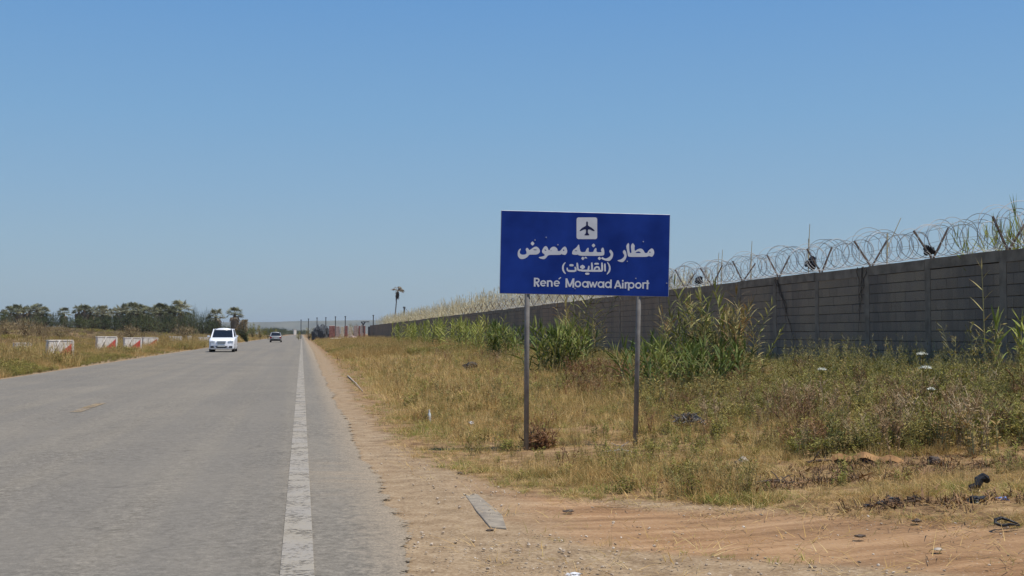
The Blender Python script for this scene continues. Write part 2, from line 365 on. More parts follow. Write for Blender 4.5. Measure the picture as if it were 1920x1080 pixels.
# ------------------------------------------------------------------ block wall
WX, WT, WPITCH, WC = 12.0, .22, 2.50, .20       # face plane, thickness, column pitch, course height
def wall_y(px):                                    # distance along the road of a point of the wall face seen at px
    d = ray(px, 540); return d.y * (WX / d.x)
Y0 = wall_y(1881)
cols_y = [Y0 + WPITCH * k for k in range(-6, 78)]
WEND = wall_y(690)
cols_y = [y for y in cols_y if y < WEND]
ZB, ZT = .15, 2.74
def wtop(y): return ZT + (.10 if y > wall_y(880) else 0) * 0 + (.0 if y < wall_y(790) else -.04) + .012 * math.sin(y * .7)
wall = empty('block_wall', (WX, cols_y[0], 0), 0, 'long bare grey concrete block wall with piers running beside the grass verge', 'wall')
wl = Vector(wall.location)
t = NT('concrete_block'); p = t.pos(); n1 = t.noise(p, 45, 5, .7); n2 = t.noise(p, 1.3, 4); n3 = t.noise(p, .9, 5, .6, stretch=(1, 1, .12))
c = t.ramp(n1, [(.3, (.15,.108,.072)), (.55, (.24,.180,.122)), (.75, (.32,.248,.172))])
c = t.mix(t.math('MULTIPLY', t.ramp(n2, [(.42, 0), (.62, 1)]), .45), c, (.17,.13,.10))
c = t.mix(t.math('MULTIPLY', t.ramp(n3, [(.46, 0), (.62, 1)]), .65), c, (.11,.092,.078))
rv = t.rand(); hv = t.n('ShaderNodeHueSaturation'); t.l(c, hv.inputs['Color']); t.l(t.math('MULTIPLY_ADD', rv, .22), hv.inputs['Value'])
t.t.nodes[-1]
mm = hv.inputs['Value'].links[0].from_node; mm.inputs[2].default_value = 1.28
M['block'] = t.finish(hv.outputs[0], .95, bump=n1, bstr=.6, bdist=.01, spec=.15)
M['mortar'] = simple('mortar', (.09,.073,.06), (.15,.125,.10), 20, .95, coord='pos', bstr=.4)
M['cap'] = simple('concrete_beam', (.18,.138,.098), (.30,.238,.175), 3, .95, coord='pos', bstr=.5, det=8)
# core (mortar bed) slightly behind the faces of the blocks
mb = MB(); mb.box((WT / 2 + 0, (WEND - cols_y[0]) / 2, (ZB + ZT) / 2 - .1), (WT - .03, WEND - cols_y[0], ZT - ZB - .22))
mb.build('mortar', M['mortar'], wall)
# piers
for k, y in enumerate(cols_y):
    mb = MB(); h = wtop(y) - ZB + .15
    mb.box((WT / 2, 0, h / 2 + ZB - .15), (WT + .012, .20, h - .0))
    o = mb.build('pier', M['cap'], wall); o.location = (0, y - wl.y, 0)
# top beam per bay
for k in range(len(cols_y) - 1):
    a, b = cols_y[k] + .1, cols_y[k + 1] - .1; h = .2
    mb = MB(); mb.box((WT / 2, (a + b) / 2 - wl.y, wtop((a + b) / 2) - h / 2), (WT + .02 + .008 * random.random(), b - a - .004, h))
    mb.build('coping', M['cap'], wall)
# blocks
NB = 6; bl = (WPITCH - .2) / NB
protos = []
for s in range(4):
    bm = bmesh.new(); bmesh.ops.create_cube(bm, size=1)
    for v in bm.verts: v.co = Vector((v.co.x * WT, v.co.y * (bl - .005), v.co.z * (WC - .016))) + Vector((random.uniform(-1, 1) * .002, random.uniform(-1, 1) * .002, random.uniform(-1, 1) * .002))
    bmesh.ops.bevel(bm, geom=bm.edges[:], offset=.004, segments=1, affect='EDGES')
    m_ = bpy.data.meshes.new('block'); bm.to_mesh(m_); bm.free(); m_.materials.append(M['block']); protos.append(m_)
rest = MB(); cnt = 0; slots = []
for k in range(len(cols_y) - 1):
    a = cols_y[k] + .1
    ztop = ZT - .2
    for r in range(12):
        zc = ztop - WC * (r + .5)
        off = .5 if r % 2 else 0
        edges = [0.0] + [(i + off) for i in range(1 if not off else 0, NB)] + [float(NB)]
        edges = sorted(set(edges))
        for i in range(len(edges) - 1):
            slots.append((k, r, a + (edges[i] + edges[i + 1]) / 2 * bl, zc, (edges[i + 1] - edges[i])))
vis0 = wall_y(1920) - .3
for (k, r, yc, zc, wd) in slots:
    dx = .004 * random.random() + WT / 2
    if yc > vis0 and cnt < 296 and zc > .38:
        o = bpy.data.objects.new('block', protos[random.randrange(4)]); COL.objects.link(o); o.parent = wall
        o.location = (dx, yc - wl.y, zc); o.scale = (1, wd, 1); cnt += 1
    elif yc > 4:
        rest.box((dx, yc - wl.y, zc), (WT, wd * bl - .012, WC - .014))
tag(rest.build('block', M['block'], wall), kind='stuff')
# Y brackets that carry the wire
brk = empty('razor_wire', (WX, cols_y[0], ZT), 0, 'coiled silver razor wire on slanted arms along the top of the block wall', 'razor wire')
for k, y in enumerate(cols_y):
    if y > 90: break
    for s in (-1, 1):
        j = lambda q: random.uniform(-q, q)
        mb = MB(); L = .56 + j(.06); dx = .33 + j(.05)
        mb.tube([(WT / 2 + s * .02, 0, wtop(y) - .1), (WT / 2 + s * .03, 0, wtop(y) + .04), (WT / 2 + s * dx, j(.06), wtop(y) + L)], .022, 4)
        o = mb.build('wire_arm', M['bracket'], wall); o.location = (0, y - wl.y, 0)
# coils
mb = MB()
y = cols_y[0]; ph = 0; pts = []
seg = 22; lp = .30
yy = y; i = 0
def radn(y): return .325 + .09 * noise.noise((0, y * .45, 1)) + .05 * math.cos(2 * math.pi * (y - Y0) / WPITCH)
pts = []
while yy < 75:
    st = 1 if yy < 45 else 2
    a_ = ph * 2 * math.pi
    r_ = radn(yy) * (1 + .22 * noise.noise((0, yy * 2.2, 5)) + .1 * noise.noise((0, yy * 9, 5)))
    pts.append((WT / 2 + math.cos(a_) * r_ * 1.05, yy + .2 * math.sin(a_ * .5 + 1) + .18 * math.sin(a_) * noise.noise((0, yy, 9)) - y, r_ * 1.0 + .04 + math.sin(a_) * r_ + .04 * noise.noise((3, yy * .8, 0))))
    ph += st / seg; yy += lp * st / seg
mb.tube(pts, [.0065 if q[1] < 35 else .0055 for q in pts], 3, caps=False)
pts = []; yy = y; ph = .37
while yy < 48:
    st = 1 if yy < 45 else 2
    a_ = -ph * 2 * math.pi; r_ = radn(yy + 3) * .93
    pts.append((WT / 2 + math.cos(a_) * r_, yy - y, r_ + .05 + math.sin(a_) * r_))
    ph += st / seg; yy += lp * 1.35 * st / seg
mb.tube(pts, .0065, 3, caps=False)
mb.build('coil', M['steel'], brk)
mb = MB()
for zz, xx in ((.30, -.12), (.30, .34), (.52, -.2)):
    mb.tube([(xx, yy_ - y, zz + .02 * math.sin(yy_ * 2.6)) for yy_ in np.arange(y, 90, .6)], .004, 3, caps=False)
mb.build('tie_wire', M['steel'], brk)

# ------------------------------------------------------------------ airport sign
base_l = G(987, 845); SY = base_l.y
def SP(px, py, dy=0.0):
    d = ray(px, py); return Vector((0, 0, CAMH)) + d * ((SY + dy) / d.y)
sc0 = Vector(((SP(987, 845).x + SP(1191, 848).x) / 2, SY, base_l.z))
sign = empty('airport_sign', sc0, 0, 'blue road sign with aeroplane symbol and white Arabic and English lettering on two posts', 'road sign')
M['blue'] = simple('blue_sheet', (.003,.021,.16), (.010,.040,.25), 2.0, .5, coord='obj', spec=.15)
M['signwhite'] = simple('white_vinyl', (.52,.53,.56), (.60,.61,.64), 6, .6)
M['signback'] = simple('sheet_edge', (.30,.32,.36), (.42,.44,.47), 8, .5, metal=.3)
M['post'] = simple('painted_post', (.17,.155,.14), (.25,.23,.205), 10, .6, coord='obj')
FY = -.035                                           # the front face of the panel stands in front of the posts
def loc(px, py, dy=0.0): return SP(px, py, FY + dy) - sc0
cn = [loc(937.5, 549.5), loc(1253, 556), loc(1256, 403), loc(940.5, 395)]
mb = MB(); bk = [c + Vector((0, .004, 0)) for c in cn]
mb.add(cn + bk, [(0, 1, 2, 3), (7, 6, 5, 4), (1, 0, 4, 5), (2, 1, 5, 6), (3, 2, 6, 7), (0, 3, 7, 4)])
panel = mb.build('panel', M['blue'], sign)
mb = MB()
for a_, b_ in ((cn[3], cn[2]), (cn[0], cn[1]), (cn[0], cn[3]), (cn[1], cn[2])):
    mb.tube([a_ + Vector((0, .006, 0)), b_ + Vector((0, .006, 0))], .0055, 6)
mb.build('rim', M['signback'], sign)
mb = MB()
for f in (.22, .78):
    a_ = cn[0].lerp(cn[3], f) + Vector((.05, .016, 0)); b_ = cn[1].lerp(cn[2], f) + Vector((-.05, .016, 0)); mb.tube([a_, b_], .011, 4)
mb.build('rail', M['signback'], sign)
for (xb, yb, xt) in ((986.5, 850, 989.5), (1191, 853, 1201)):
    b_ = SP(xb, yb) - sc0; tp = SP(xt, 405) - sc0; b_ = b_ + (b_ - tp).normalized() * .25
    mb = MB(); mb.tube([b_, tp], .0275, 14)
    mb.build('post', M['post'], sign, smooth=True)
def smooth_poly(pts, it=2):
    for _ in range(it):
        q = []
        for i in range(len(pts)):
            a_, b_ = pts[i], pts[(i + 1) % len(pts)]
            q += [(a_[0] * .78 + b_[0] * .22, a_[1] * .78 + b_[1] * .22), (a_[0] * .22 + b_[0] * .78, a_[1] * .22 + b_[1] * .78)]
        pts = q
    return pts
def fill_shape(name, polys, tr, mat, lift, it=2, parent=None):
    cu = bpy.data.curves.new(name, 'CURVE'); cu.dimensions = '2D'; cu.fill_mode = 'BOTH'
    for pl in polys:
        pl = smooth_poly(pl, it) if it else pl
        sp = cu.splines.new('POLY'); sp.points.add(len(pl) - 1); sp.use_cyclic_u = True
        for q, pt in zip(pl, sp.points):
            l_ = loc(*tr(q)); pt.co = (l_.x, l_.z, 0, 1)
    ob = bpy.data.objects.new(name, cu); COL.objects.link(ob)
    dg = bpy.context.evaluated_depsgraph_get(); me = bpy.data.meshes.new_from_object(ob.evaluated_get(dg))
    bpy.data.objects.remove(ob); bpy.data.curves.remove(cu)
    for v in me.vertices: v.co = Vector((v.co.x, FY - lift, v.co.y))
    me.materials.clear(); me.materials.append(mat)
    o = bpy.data.objects.new(name, me); COL.objects.link(o); o.parent = parent or sign; return o
def T(ox, oy, s): return lambda q: (ox + q[0] / s, oy + q[1] / s)
TA, TB, TC, TD, TE, TF = T(960, 440, 13.714), T(1060, 440, 18), T(1130, 440, 17.4545), T(1040, 484, 16), T(990, 510, 16), T(1110, 510, 16)
def dia(x, y, r): return [(x - r, y), (x - r * .35, y - r * .75), (x, y - r), (x + r * .35, y - r * .75), (x + r, y), (x + r * .35, y + r * .75), (x, y + r), (x - r * .35, y + r * .75)]
W1 = [[(215,352),(165,400),(143,470),(148,550),(190,612),(250,632),(330,617),(400,572),(440,515),(500,512),(640,512),(700,475),(724,420),(690,345),(625,300),(560,322),(500,366),(440,403),(420,358),(385,330),(346,380),(375,440),(372,490),(330,515),(240,515),(200,475),(200,430),(232,370)],
      [(525,390),(590,376),(660,392),(590,405)], dia(527,228,54),
      [(870,288),(820,318),(772,400),(772,460),(830,505),(850,530),(790,560),(668,580),(740,622),(830,634),(880,594),(932,522),(1060,520),(1240,520),(1275,495),(1310,515),(1370,524),(1405,484),(1424,430),(1397,330),(1355,297),(1290,348),(1240,420),(1172,424),(1168,360),(1110,312),(1050,307),(990,343),(968,400),(938,402),(912,320)],
      [(828,382),(870,384),(888,416),(850,412)], [(1310,382),(1344,382),(1344,418),(1310,418)], [(975,408),(1040,410),(1000,424)]]
fill_shape('lettering', W1, TA, M['signwhite'], .0012)
W2 = [[(445,325),(380,430),(280,500),(238,560),(220,645),(270,675),(380,682),(420,665),(470,712),(880,716),(1290,712),(1318,640),(1312,540),(1287,447),(1255,430),(1200,500),(1208,560),(1240,590),(1045,595),(1053,470),(1020,440),(962,520),(948,588),(775,590),(793,470),(765,430),(697,510),(680,588),(515,590),(482,460),(467,345)],
      [(300,545),(360,528),(410,545),(360,562)], dia(950,365,66), dia(590,800,60), dia(685,800,60), dia(1150,800,60),
      [(1520,490),(1472,570),(1532,650),(1520,720),(1440,780),(1360,812),(1300,790),(1250,745),(1200,800),(1250,835),(1350,872),(1450,893),(1512,878),(1592,780),(1618,660),(1598,580)]]
fill_shape('lettering', W2, TB, M['signwhite'], .0012)
W3 = [[(695,495),(648,570),(712,670),(692,740),(600,812),(460,845),(560,888),(660,904),(742,822),(786,710),(775,600),(742,518)],
      [(840,265),(778,340),(773,420),(812,600),(822,700),(870,728),(1150,728),(1440,728),(1510,692),(1600,728),(1642,706),(1694,600),(1662,478),(1600,440),(1500,518),(1460,600),(1382,604),(1362,560),(1310,478),(1235,450),(1150,472),(1048,545),(1037,440),(1053,360),(985,265),(928,340),(923,420),(948,580),(920,610),(882,580),(867,440),(867,305)],
      [(1055,602),(1130,552),(1200,547),(1265,605)], [(1522,553),(1567,558),(1562,602),(1530,597)]]
fill_shape('lettering', W3, TC, M['signwhite'], .0012)
def ribbon(mb, pts, w, tr, lift, closed=False):
    """one pen stroke as a flat ribbon"""
    if not hasattr(w, '__len__'): w = [w] * len(pts)
    P = [Vector(q) for q in pts]; n = len(P); L = []; Rr = []
    for i in range(n):
        a_ = P[(i - 1) % n] if (closed or i > 0) else P[i]; b_ = P[(i + 1) % n] if (closed or i < n - 1) else P[i]
        d = (b_ - a_).normalized(); nn = Vector((-d.y, d.x)) * (w[i] / 2)
        if 0 < i < n - 1 or closed:
            d1 = (P[i] - a_).normalized(); cs = max(.55, abs(d1.dot(d))); nn /= cs
        L.append(P[i] + nn); Rr.append(P[i] - nn)
    vs = []
    for q in L + Rr:
        l_ = loc(*tr(q)); vs.append((l_.x, FY - lift, l_.z))
    fs = [(i, (i + 1) % n, n + (i + 1) % n, n + i) for i in range(n if closed else n - 1)]
    mb.add(vs, fs)
def arc(cx, cy, r, a0, a1, n=18, ry=None): return [(cx + r * math.cos(R(a0 + (a1 - a0) * i / n)), cy - (ry or r) * math.sin(R(a0 + (a1 - a0) * i / n))) for i in range(n + 1)]
class Pen:
    def __init__(s, tr): s.mb = MB(); s.tr = tr; s.k = .0012
    def __call__(s, pts, w, closed=False):
        ribbon(s.mb, pts, w, s.tr, s.k, closed); s.k += .00006; return s
    def done(s, name='lettering'): return s.mb.build(name, M['signwhite'], sign)
p = Pen(TD)                                           # second line, in brackets
p([(322,128),(275,180),(250,240),(246,310),(262,380),(290,430),(328,468)], [22,40,50,54,50,40,26])
p([(1580,125),(1625,190),(1650,260),(1652,330),(1632,400),(1600,445),(1565,488)], [22,40,50,52,50,40,22])
p([(372,285),(380,350),(410,380),(470,388),(590,388),(625,372),(632,330),(608,262)], [30,48,56,58,58,56,54,40])
p([(440,215),(470,213),(535,213),(566,215)], [40,66,66,40])
p([(672,138),(680,200),(688,290),(705,350),(740,362),(830,366)], [36,58,52,54,54,54]); p([(800,372),(1000,378),(1200,380),(1400,380),(1440,368)], [56,58,60,60,40])
p([(775,300),(790,255),(835,232),(880,262),(890,300)], [30,56,60,56,30]); p([(800,300),(835,290),(870,300)], [60,80,60])
p([(1028,232),(1018,300),(1000,360)], [34,52,50]); p([(1112,132),(1118,220),(1120,365)], [36,58,54])
p([(1185,350),(1215,290),(1262,262),(1310,272),(1335,310),(1335,360)], [50,52,50,50,52,56])
p([(1190,178),(1225,166),(1290,166),(1325,178)], [30,52,52,30]); p([(1415,132),(1422,220),(1425,375)], [36,58,56]); p([(1503,162),(1507,230),(1512,398)], [34,50,44])
p([(915,462),(945,468),(1010,468),(1042,462)], [30,66,66,30]); p.done()
def ee(p, cx, cy, r=72, w=42):
    p(arc(cx, cy, r, 0, 318, 26), w); p([(cx - r, cy - 2), (cx + r + w / 2 - 2, cy - 2)], 30)
p = Pen(TE)
p([(202,172),(200,438)], 52); p([(200,196),(285,198),(318,218),(328,252),(314,288),(285,308),(200,312)], 44); p([(250,310),(325,438)], 54)
ee(p, 455, 340); p([(590,252),(590,440)], 50); p([(590,335),(600,295),(630,272),(665,268),(700,285),(714,325),(714,440)], [40,42,44,46,46,48,48])
ee(p, 862, 345); p([(920,215),(985,160)], 30)
p([(1152,192),(1148,465)], 52); p([(1160,215),(1205,330),(1250,440)], 50); p([(1250,440),(1305,330),(1355,215)], 50); p([(1364,192),(1356,468)], 52)
p(arc(1495, 362, 76, 0, 360, 28)[:-1], 44, True); p(arc(1715, 372, 76, 0, 360, 28)[:-1], 44, True); p([(1798,275),(1798,472)], 46); p.done()
p = Pen(TF)
p([(-78,285),(-22,458)], 42); p([(-22,458),(28,300)], 42); p([(28,300),(78,462)], 42); p([(78,462),(150,285)], 42)
p(arc(262, 378, 76, 0, 360, 28)[:-1], 44, True); p([(346,285),(346,478)], 46)
p(arc(482, 384, 76, 0, 360, 28)[:-1], 44, True); p([(568,228),(564,484)], 48)
p([(682,492),(775,255)], 50); p([(775,255),(868,492)], 50); p([(730,425),(825,425)], 38)
p([(922,318),(920,492)], 46); p([(922,240),(922,288)], 46)
p([(1002,305),(1002,496)], 48); p([(1002,375),(1018,338),(1050,320),(1085,320)], 42)
p([(1097,312),(1097,552)], 48); p(arc(1178, 402, 76, 0, 360, 28)[:-1], 44, True)
p(arc(1388, 406, 76, 0, 360, 28)[:-1], 44, True)
p([(1530,312),(1530,500)], 48); p([(1530,385),(1545,345),(1580,328),(1622,330)], 42); p([(1664,250),(1660,518)], 50); p([(1605,334),(1716,338)], 40); p.done()
TP = T(1080, 400, 21.6)
def rrect(x0, y0, x1, y1, r, n=6):
    q = []
    for cx, cy, a0 in ((x1 - r, y0 + r, 90), (x1 - r, y1 - r, 0), (x0 + r, y1 - r, -90), (x0 + r, y0 + r, -180)):
        for i in range(n + 1):
            a_ = R(a0 - 90 * i / n); q.append((cx + r * math.cos(a_), cy - r * math.sin(a_)))
    return q
picto = fill_shape('pictogram', [rrect(22, 165, 858, 1045, 85)], TP, M['signwhite'], .0012, 0)
M['navy'] = simple('navy_vinyl', (.008,.012,.06), None, rough=.5)
fill_shape('aeroplane', [[(445,322),(482,352),(480,488),(530,528),(650,592),(768,705),(702,718),(560,648),(484,648),(478,790),(552,876),(500,888),(388,888),(330,876),(406,790),(406,648),(330,648),(170,718),(136,705),(240,592),(360,528),(414,488),(411,352)]], TP, M['navy'], .0024, 1)
mb = MB()
for q in ((1003, 450), (1024, 445), (1206, 453), (1176, 490), (1192, 522), (1078, 541), (1250, 531), (1046, 459)):
    l_ = loc(*q); mb.tube([l_ + Vector((0, -.001, 0)), l_ + Vector((0, -.006, 0))], .007, 8)
tag(mb.build('rivet', M['signback'], sign), kind='stuff')

# ------------------------------------------------------------------ plant pieces
def blade(mb, base, az, h, w, lean, curl=.5, mi=0, seg=2):
    d = Vector((math.cos(az), math.sin(az), 0)); s = Vector((-d.y, d.x, 0)); L = []; 
    for i in range(seg + 1):
        f = i / seg; off = d * (lean * h * (f + curl * f * f)); z = h * f * (1 - .25 * lean * curl * f)
        ww = w * (1 - f * .85) / 2; q = Vector(base) + off + Vector((0, 0, z))
        L.append((q - s * ww, q + s * ww))
    vs = [x for ab in L for x in ab]
    mb.add(vs, [(2 * i, 2 * i + 1, 2 * i + 3, 2 * i + 2) for i in range(seg)], mi)
def leaf(mb, base, dirv, L, w, droop=.5, mi=0, seg=4, roll=0.0):
    """long strap leaf that arches over"""
    d = Vector(dirv).normalized(); s = d.cross(Vector((0, 0, 1)));
    s = s.normalized() if s.length > 1e-4 else Vector((1, 0, 0)); s = (Matrix.Rotation(roll, 3, d) @ s)
    q = Vector(base); ab = []; step = L / seg
    for i in range(seg + 1):
        f = i / seg; ww = w * (.35 + 2.2 * f * (1 - f) ** .8 if f < .35 else max(.03, 1.15 * (1 - f) / .65 * .87 + 0)) / 2
        ab += [q - s * ww, q + s * ww]
        q = q + d * step; d = (d + Vector((0, 0, -droop * (.3 + f)))).normalized()
    mb.add(ab, [(2 * i, 2 * i + 1, 2 * i + 3, 2 * i + 2) for i in range(seg)], mi)
rnd = random.uniform
def tuft(n, h, spread, w, lean=.35, mi=0, seeds=0, smi=1):
    mb = MB()
    for i in range(n):
        a_ = rnd(0, 6.283); r = spread * math.sqrt(random.random()); hh = h * rnd(.45, 1.1)
        blade(mb, (r * math.cos(a_), r * math.sin(a_), -.02), a_ + rnd(-1, 1), hh, w * rnd(.6, 1.2), lean * rnd(.2, 1.6), rnd(0, 1), mi)
    for i in range(seeds):
        a_ = rnd(0, 6.283); r = spread * math.sqrt(random.random()); hh = h * rnd(.9, 1.5); l_ = rnd(0, .3)
        b = Vector((r * math.cos(a_), r * math.sin(a_), 0)); tp = b + Vector((math.cos(a_) * l_ * hh, math.sin(a_) * l_ * hh, hh))
        blade(mb, b, a_, hh, w * .5, l_, 0, smi, 1)
        for k in range(5): leaf(mb, tp.lerp(b, k * .05), (rnd(-.4, .4), rnd(-.4, .4), 1), hh * .09, w * 1.8, .1, smi, 1)
    return mb
def weed(h, stems, leaves, lw, spread=.2, mi=0, smi=1, tops=0):
    mb = MB()
    for i in range(stems):
        a_ = rnd(0, 6.283); hh = h * rnd(.6, 1.1); l_ = rnd(.1, .5); b = Vector((rnd(-1, 1) * spread, rnd(-1, 1) * spread, -.02))
        tp = b + Vector((math.cos(a_) * l_ * hh, math.sin(a_) * l_ * hh, hh)); mb.tube([b, b.lerp(tp, .5) + Vector((0, 0, .05 * hh)), tp], [.006, .004, .002], 3, smi, False)
        for k in range(leaves):
            f = rnd(.1, 1); q = b.lerp(tp, f); az = rnd(0, 6.283)
            leaf(mb, q, (math.cos(az), math.sin(az), rnd(-.1, .9)), lw * rnd(1.4, 2.6), lw * rnd(.5, .9), rnd(.1, .5), mi, 2, rnd(-.6, .6))
        for k in range(tops):
            f = rnd(.7, 1.02); q = b.lerp(tp, f); az = rnd(0, 6.283)
            e_ = q + Vector((math.cos(az) * .06, math.sin(az) * .06, .07)); mb.tube([q, e_], .003, 3, smi, False)
            for m_ in range(4): leaf(mb, e_, (rnd(-1, 1), rnd(-1, 1), rnd(.1, 1)), .035, .022, .2, mi, 1)
    return mb
def reed(h, nl, L, w, mi=0, smi=1, droop=.35, lean=.1):
    mb = MB(); a0 = rnd(0, 6.283); ld_ = Vector((math.cos(a0), math.sin(a0), 0)) * lean * h
    P_ = [Vector((0, 0, -.1)) + ld_ * f * f + Vector((0, 0, h * f)) for f in (0, .25, .5, .75, 1)]
    mb.tube(P_, [.013, .012, .010, .008, .004], 5, smi, False)
    side = rnd(0, 6.283)
    for k in range(nl):
        f = .12 + .88 * (k / nl); i = min(3, int(f * 4)); q = P_[i].lerp(P_[i + 1], f * 4 - i)
        az = side + (k % 2) * math.pi + rnd(-.5, .5); up = .45 + .75 * f
        LL = L * (.7 + .5 * math.sin(math.pi * min(1, f * .95))) * rnd(.7, 1.2)
        leaf(mb, q, (math.cos(az), math.sin(az), up), LL, w * rnd(.7, 1.15), droop * rnd(.5, 1.5), mi, 4, rnd(-.5, .5))
    for k in range(3): leaf(mb, P_[-1], (rnd(-.4, .4), rnd(-.4, .4), 1), L * .7, w * .7, .12, mi, 3)
    return mb
def plume(h, mi=0):
    mb = MB(); l_ = Vector((rnd(-.2, .2), rnd(-.2, .2), 0)); tp = Vector((l_.x * h, l_.y * h, h)); mb.tube([(0, 0, -.2), tp * .6, tp], [.010, .007, .003], 3, mi, False)
    for k in range(16):
        f = rnd(.78, 1.05); q = tp * f; az = rnd(0, 6.283); leaf(mb, q, (math.cos(az) * .5, math.sin(az) * .5, 1), rnd(.12, .25), .03, .5, mi, 2)
    for k in range(5):
        f = rnd(.2, .8); az = rnd(0, 6.283); leaf(mb, tp * f, (math.cos(az), math.sin(az), 1.2), .5, .03, .5, mi, 3)
    return mb

def proto_coll(name, builders, mats):
    c = bpy.data.collections.new(name)
    for i, b in enumerate(builders):
        o = bpy.data.objects.new('%s_%02d' % (name, i), b.mesh(name, mats)); c.objects.link(o)
    return c
def scatter(name, P_, scl, proto, mats_n, label=None, tilt=.12, idxw=None):
    """one object of kind stuff: real geometry spread over points"""
    n = len(P_); k = len(proto.objects)
    me = bpy.data.meshes.new(name); me.from_pydata([tuple(p) for p in P_], [], [])
    rot = np.stack([rng.uniform(-tilt, tilt, n), rng.uniform(-tilt, tilt, n), rng.uniform(0, 6.283, n)], 1).astype(np.float32)
    at = me.attributes.new('turn', 'FLOAT_VECTOR', 'POINT'); at.data.foreach_set('vector', rot.ravel())
    at = me.attributes.new('size', 'FLOAT', 'POINT'); at.data.foreach_set('value', np.asarray(scl, np.float32))
    at = me.attributes.new('pick', 'INT', 'POINT'); at.data.foreach_set('value', (rng.choice(k, n, p=idxw)).astype(np.int32))
    o = bpy.data.objects.new(name, me); COL.objects.link(o); tag(o, kind='stuff')
    if label: o['label'] = label
    g = bpy.data.node_groups.new(name + '_spread', 'GeometryNodeTree')
    g.interface.new_socket('Geometry', in_out='INPUT', socket_type='NodeSocketGeometry'); g.interface.new_socket('Geometry', in_out='OUTPUT', socket_type='NodeSocketGeometry')
    gi = g.nodes.new('NodeGroupInput'); go = g.nodes.new('NodeGroupOutput')
    ci = g.nodes.new('GeometryNodeCollectionInfo'); ci.inputs[0].default_value = proto; ci.inputs[1].default_value = True; ci.inputs[2].default_value = True
    ip = g.nodes.new('GeometryNodeInstanceOnPoints'); ip.inputs['Pick Instance'].default_value = True
    def na(nm, ty):
        x = g.nodes.new('GeometryNodeInputNamedAttribute'); x.data_type = ty; x.inputs[0].default_value = nm; return x.outputs[0]
    L_ = g.links.new
    L_(gi.outputs[0], ip.inputs['Points']); L_(ci.outputs[0], ip.inputs['Instance']); L_(na('pick', 'INT'), ip.inputs['Instance Index'])
    L_(na('turn', 'FLOAT_VECTOR'), ip.inputs['Rotation']); L_(na('size', 'FLOAT'), ip.inputs['Scale']); L_(ip.outputs[0], go.inputs[0])
    md = o.modifiers.new('spread', 'NODES'); md.node_group = g; return o
def pts_in(n, x0, x1, y0, y1, power=1.0):
    """more points near the viewer: density falls with distance"""
    u = rng.random(n)
    if power == 0: y = y0 + (y1 - y0) * u
    else: y = (y0 ** -power + u * (y1 ** -power - y0 ** -power)) ** (-1 / power)
    x = rng.uniform(x0, x1, n); return x, y
def with_z(x, y, dz=0): return np.stack([x, y, H(x, y) + dz], 1)
def clump(x, y, s, seed): return np.array([noise.noise((a_ * s, b_ * s, seed)) for a_, b_ in zip(x, y)])

rnd_ = rnd
dry = proto_coll('dry_tuft', [tuft(20, .17, .15, .010, 1.0, 0, 2, 0) for _ in range(4)] + [tuft(14, .26, .12, .008, .6, 0, 5, 0) for _ in range(3)], [M['dry']])
grn = proto_coll('green_tuft', [tuft(24, .12, .14, .010, .8) for _ in range(4)], [M['green']])
rus = proto_coll('rust_weed', [weed(.38, 7, 10, .03, .12) for _ in range(3)], [M['rust'], M['rust']])
wed = proto_coll('leafy_weed', [weed(.42, 8, 16, .045, .16, 0, 1) for _ in range(4)] + [weed(.6, 5, 14, .04, .12, 0, 1, 4) for _ in range(2)], [M['weed'], M['stem']])
litter = proto_coll('straw_litter', [tuft(10, .05, .16, .006, 2.5) for _ in range(3)], [M['dry']])

# --- verge on the sign's side
x, y = pts_in(60000, 1.0, 11.9, 6.2, 75, 1.35)
n1, n2 = clump(x, y, .9, 0), clump(x, y, 3.3, 0)
n1b = np.array([noise.noise((a_ * .9 + 3.1, b_ * .9 - 3.1, 3.1 * .37)) for a_, b_ in zip(x, y)]); n2b = np.array([noise.noise((a_ * 3.3 + 8.7, b_ * 3.3 - 8.7, 8.7 * .37)) for a_, b_ in zip(x, y)])
gmk = grass_mask(x, y, n1b, n2b)
fore = y < track_near(x) + .6
soft = sstep(-.1, .6, x - verge(y)) * .6 + .4
ok = (gmk * soft * (.8 + .7 * n2) > rng.random(len(x)) * .9) & ~((np.abs(x - 7.0) < 1.6) & (np.abs(y - 9.6) < .45) & (rng.random(len(x)) < .85))
SCR = [(G(1625, 878), .62, .3), (G(1790, 882), .6, .28), (G(1450, 918), .5, .16), (G(1700, 948), .5, .12), (G(1850, 942), .4, .18), (G(1560, 905), .4, .2)]
def scraped(x, y):                                  # scraped patches where the litter lies
    m = np.zeros(len(x))
    for c_, a_, b_ in SCR: m = np.maximum(m, np.clip(1.6 - ((x - c_.x) / a_) ** 2 - ((y - c_.y) / b_) ** 2, 0, 1))
    return m
yl = G(1620, 872).y
ok &= rng.random(len(x)) > scraped(x, y) * .88
x, y, n1, n2 = x[ok], y[ok], n1[ok], n2[ok]
edge = sstep(.0, 1.2, np.minimum(x - verge(y), (y - track_far(x)) * 1.0)); edge[y < track_near(x) + .6] = .0
SYP = G(987, 845).y; pb = np.minimum(np.hypot((x - G(987, 845).x) / 1.2, (y - SYP + .7) / 1.1), np.hypot((x - G(1191, 850).x) / 1.2, (y - SYP + .7) / 1.1))
sz = (.24 + .20 * edge + .34 * sstep(12, 20, y) * edge) * (1 - .40 * ((y < yl + .1) & (x > 3.5))) * (1 - .62 * sstep(1.1, .5, pb)) * (1 + .4 * n1) * rng.uniform(.7, 1.3, len(x)) * (1 + np.clip((y - 20) / 60, 0, .8))
sz *= 1 + .55 * np.clip(clump(x, y, 1.7, 12) + clump(x, y, 4.2, 13) * .7, -.8, .9)
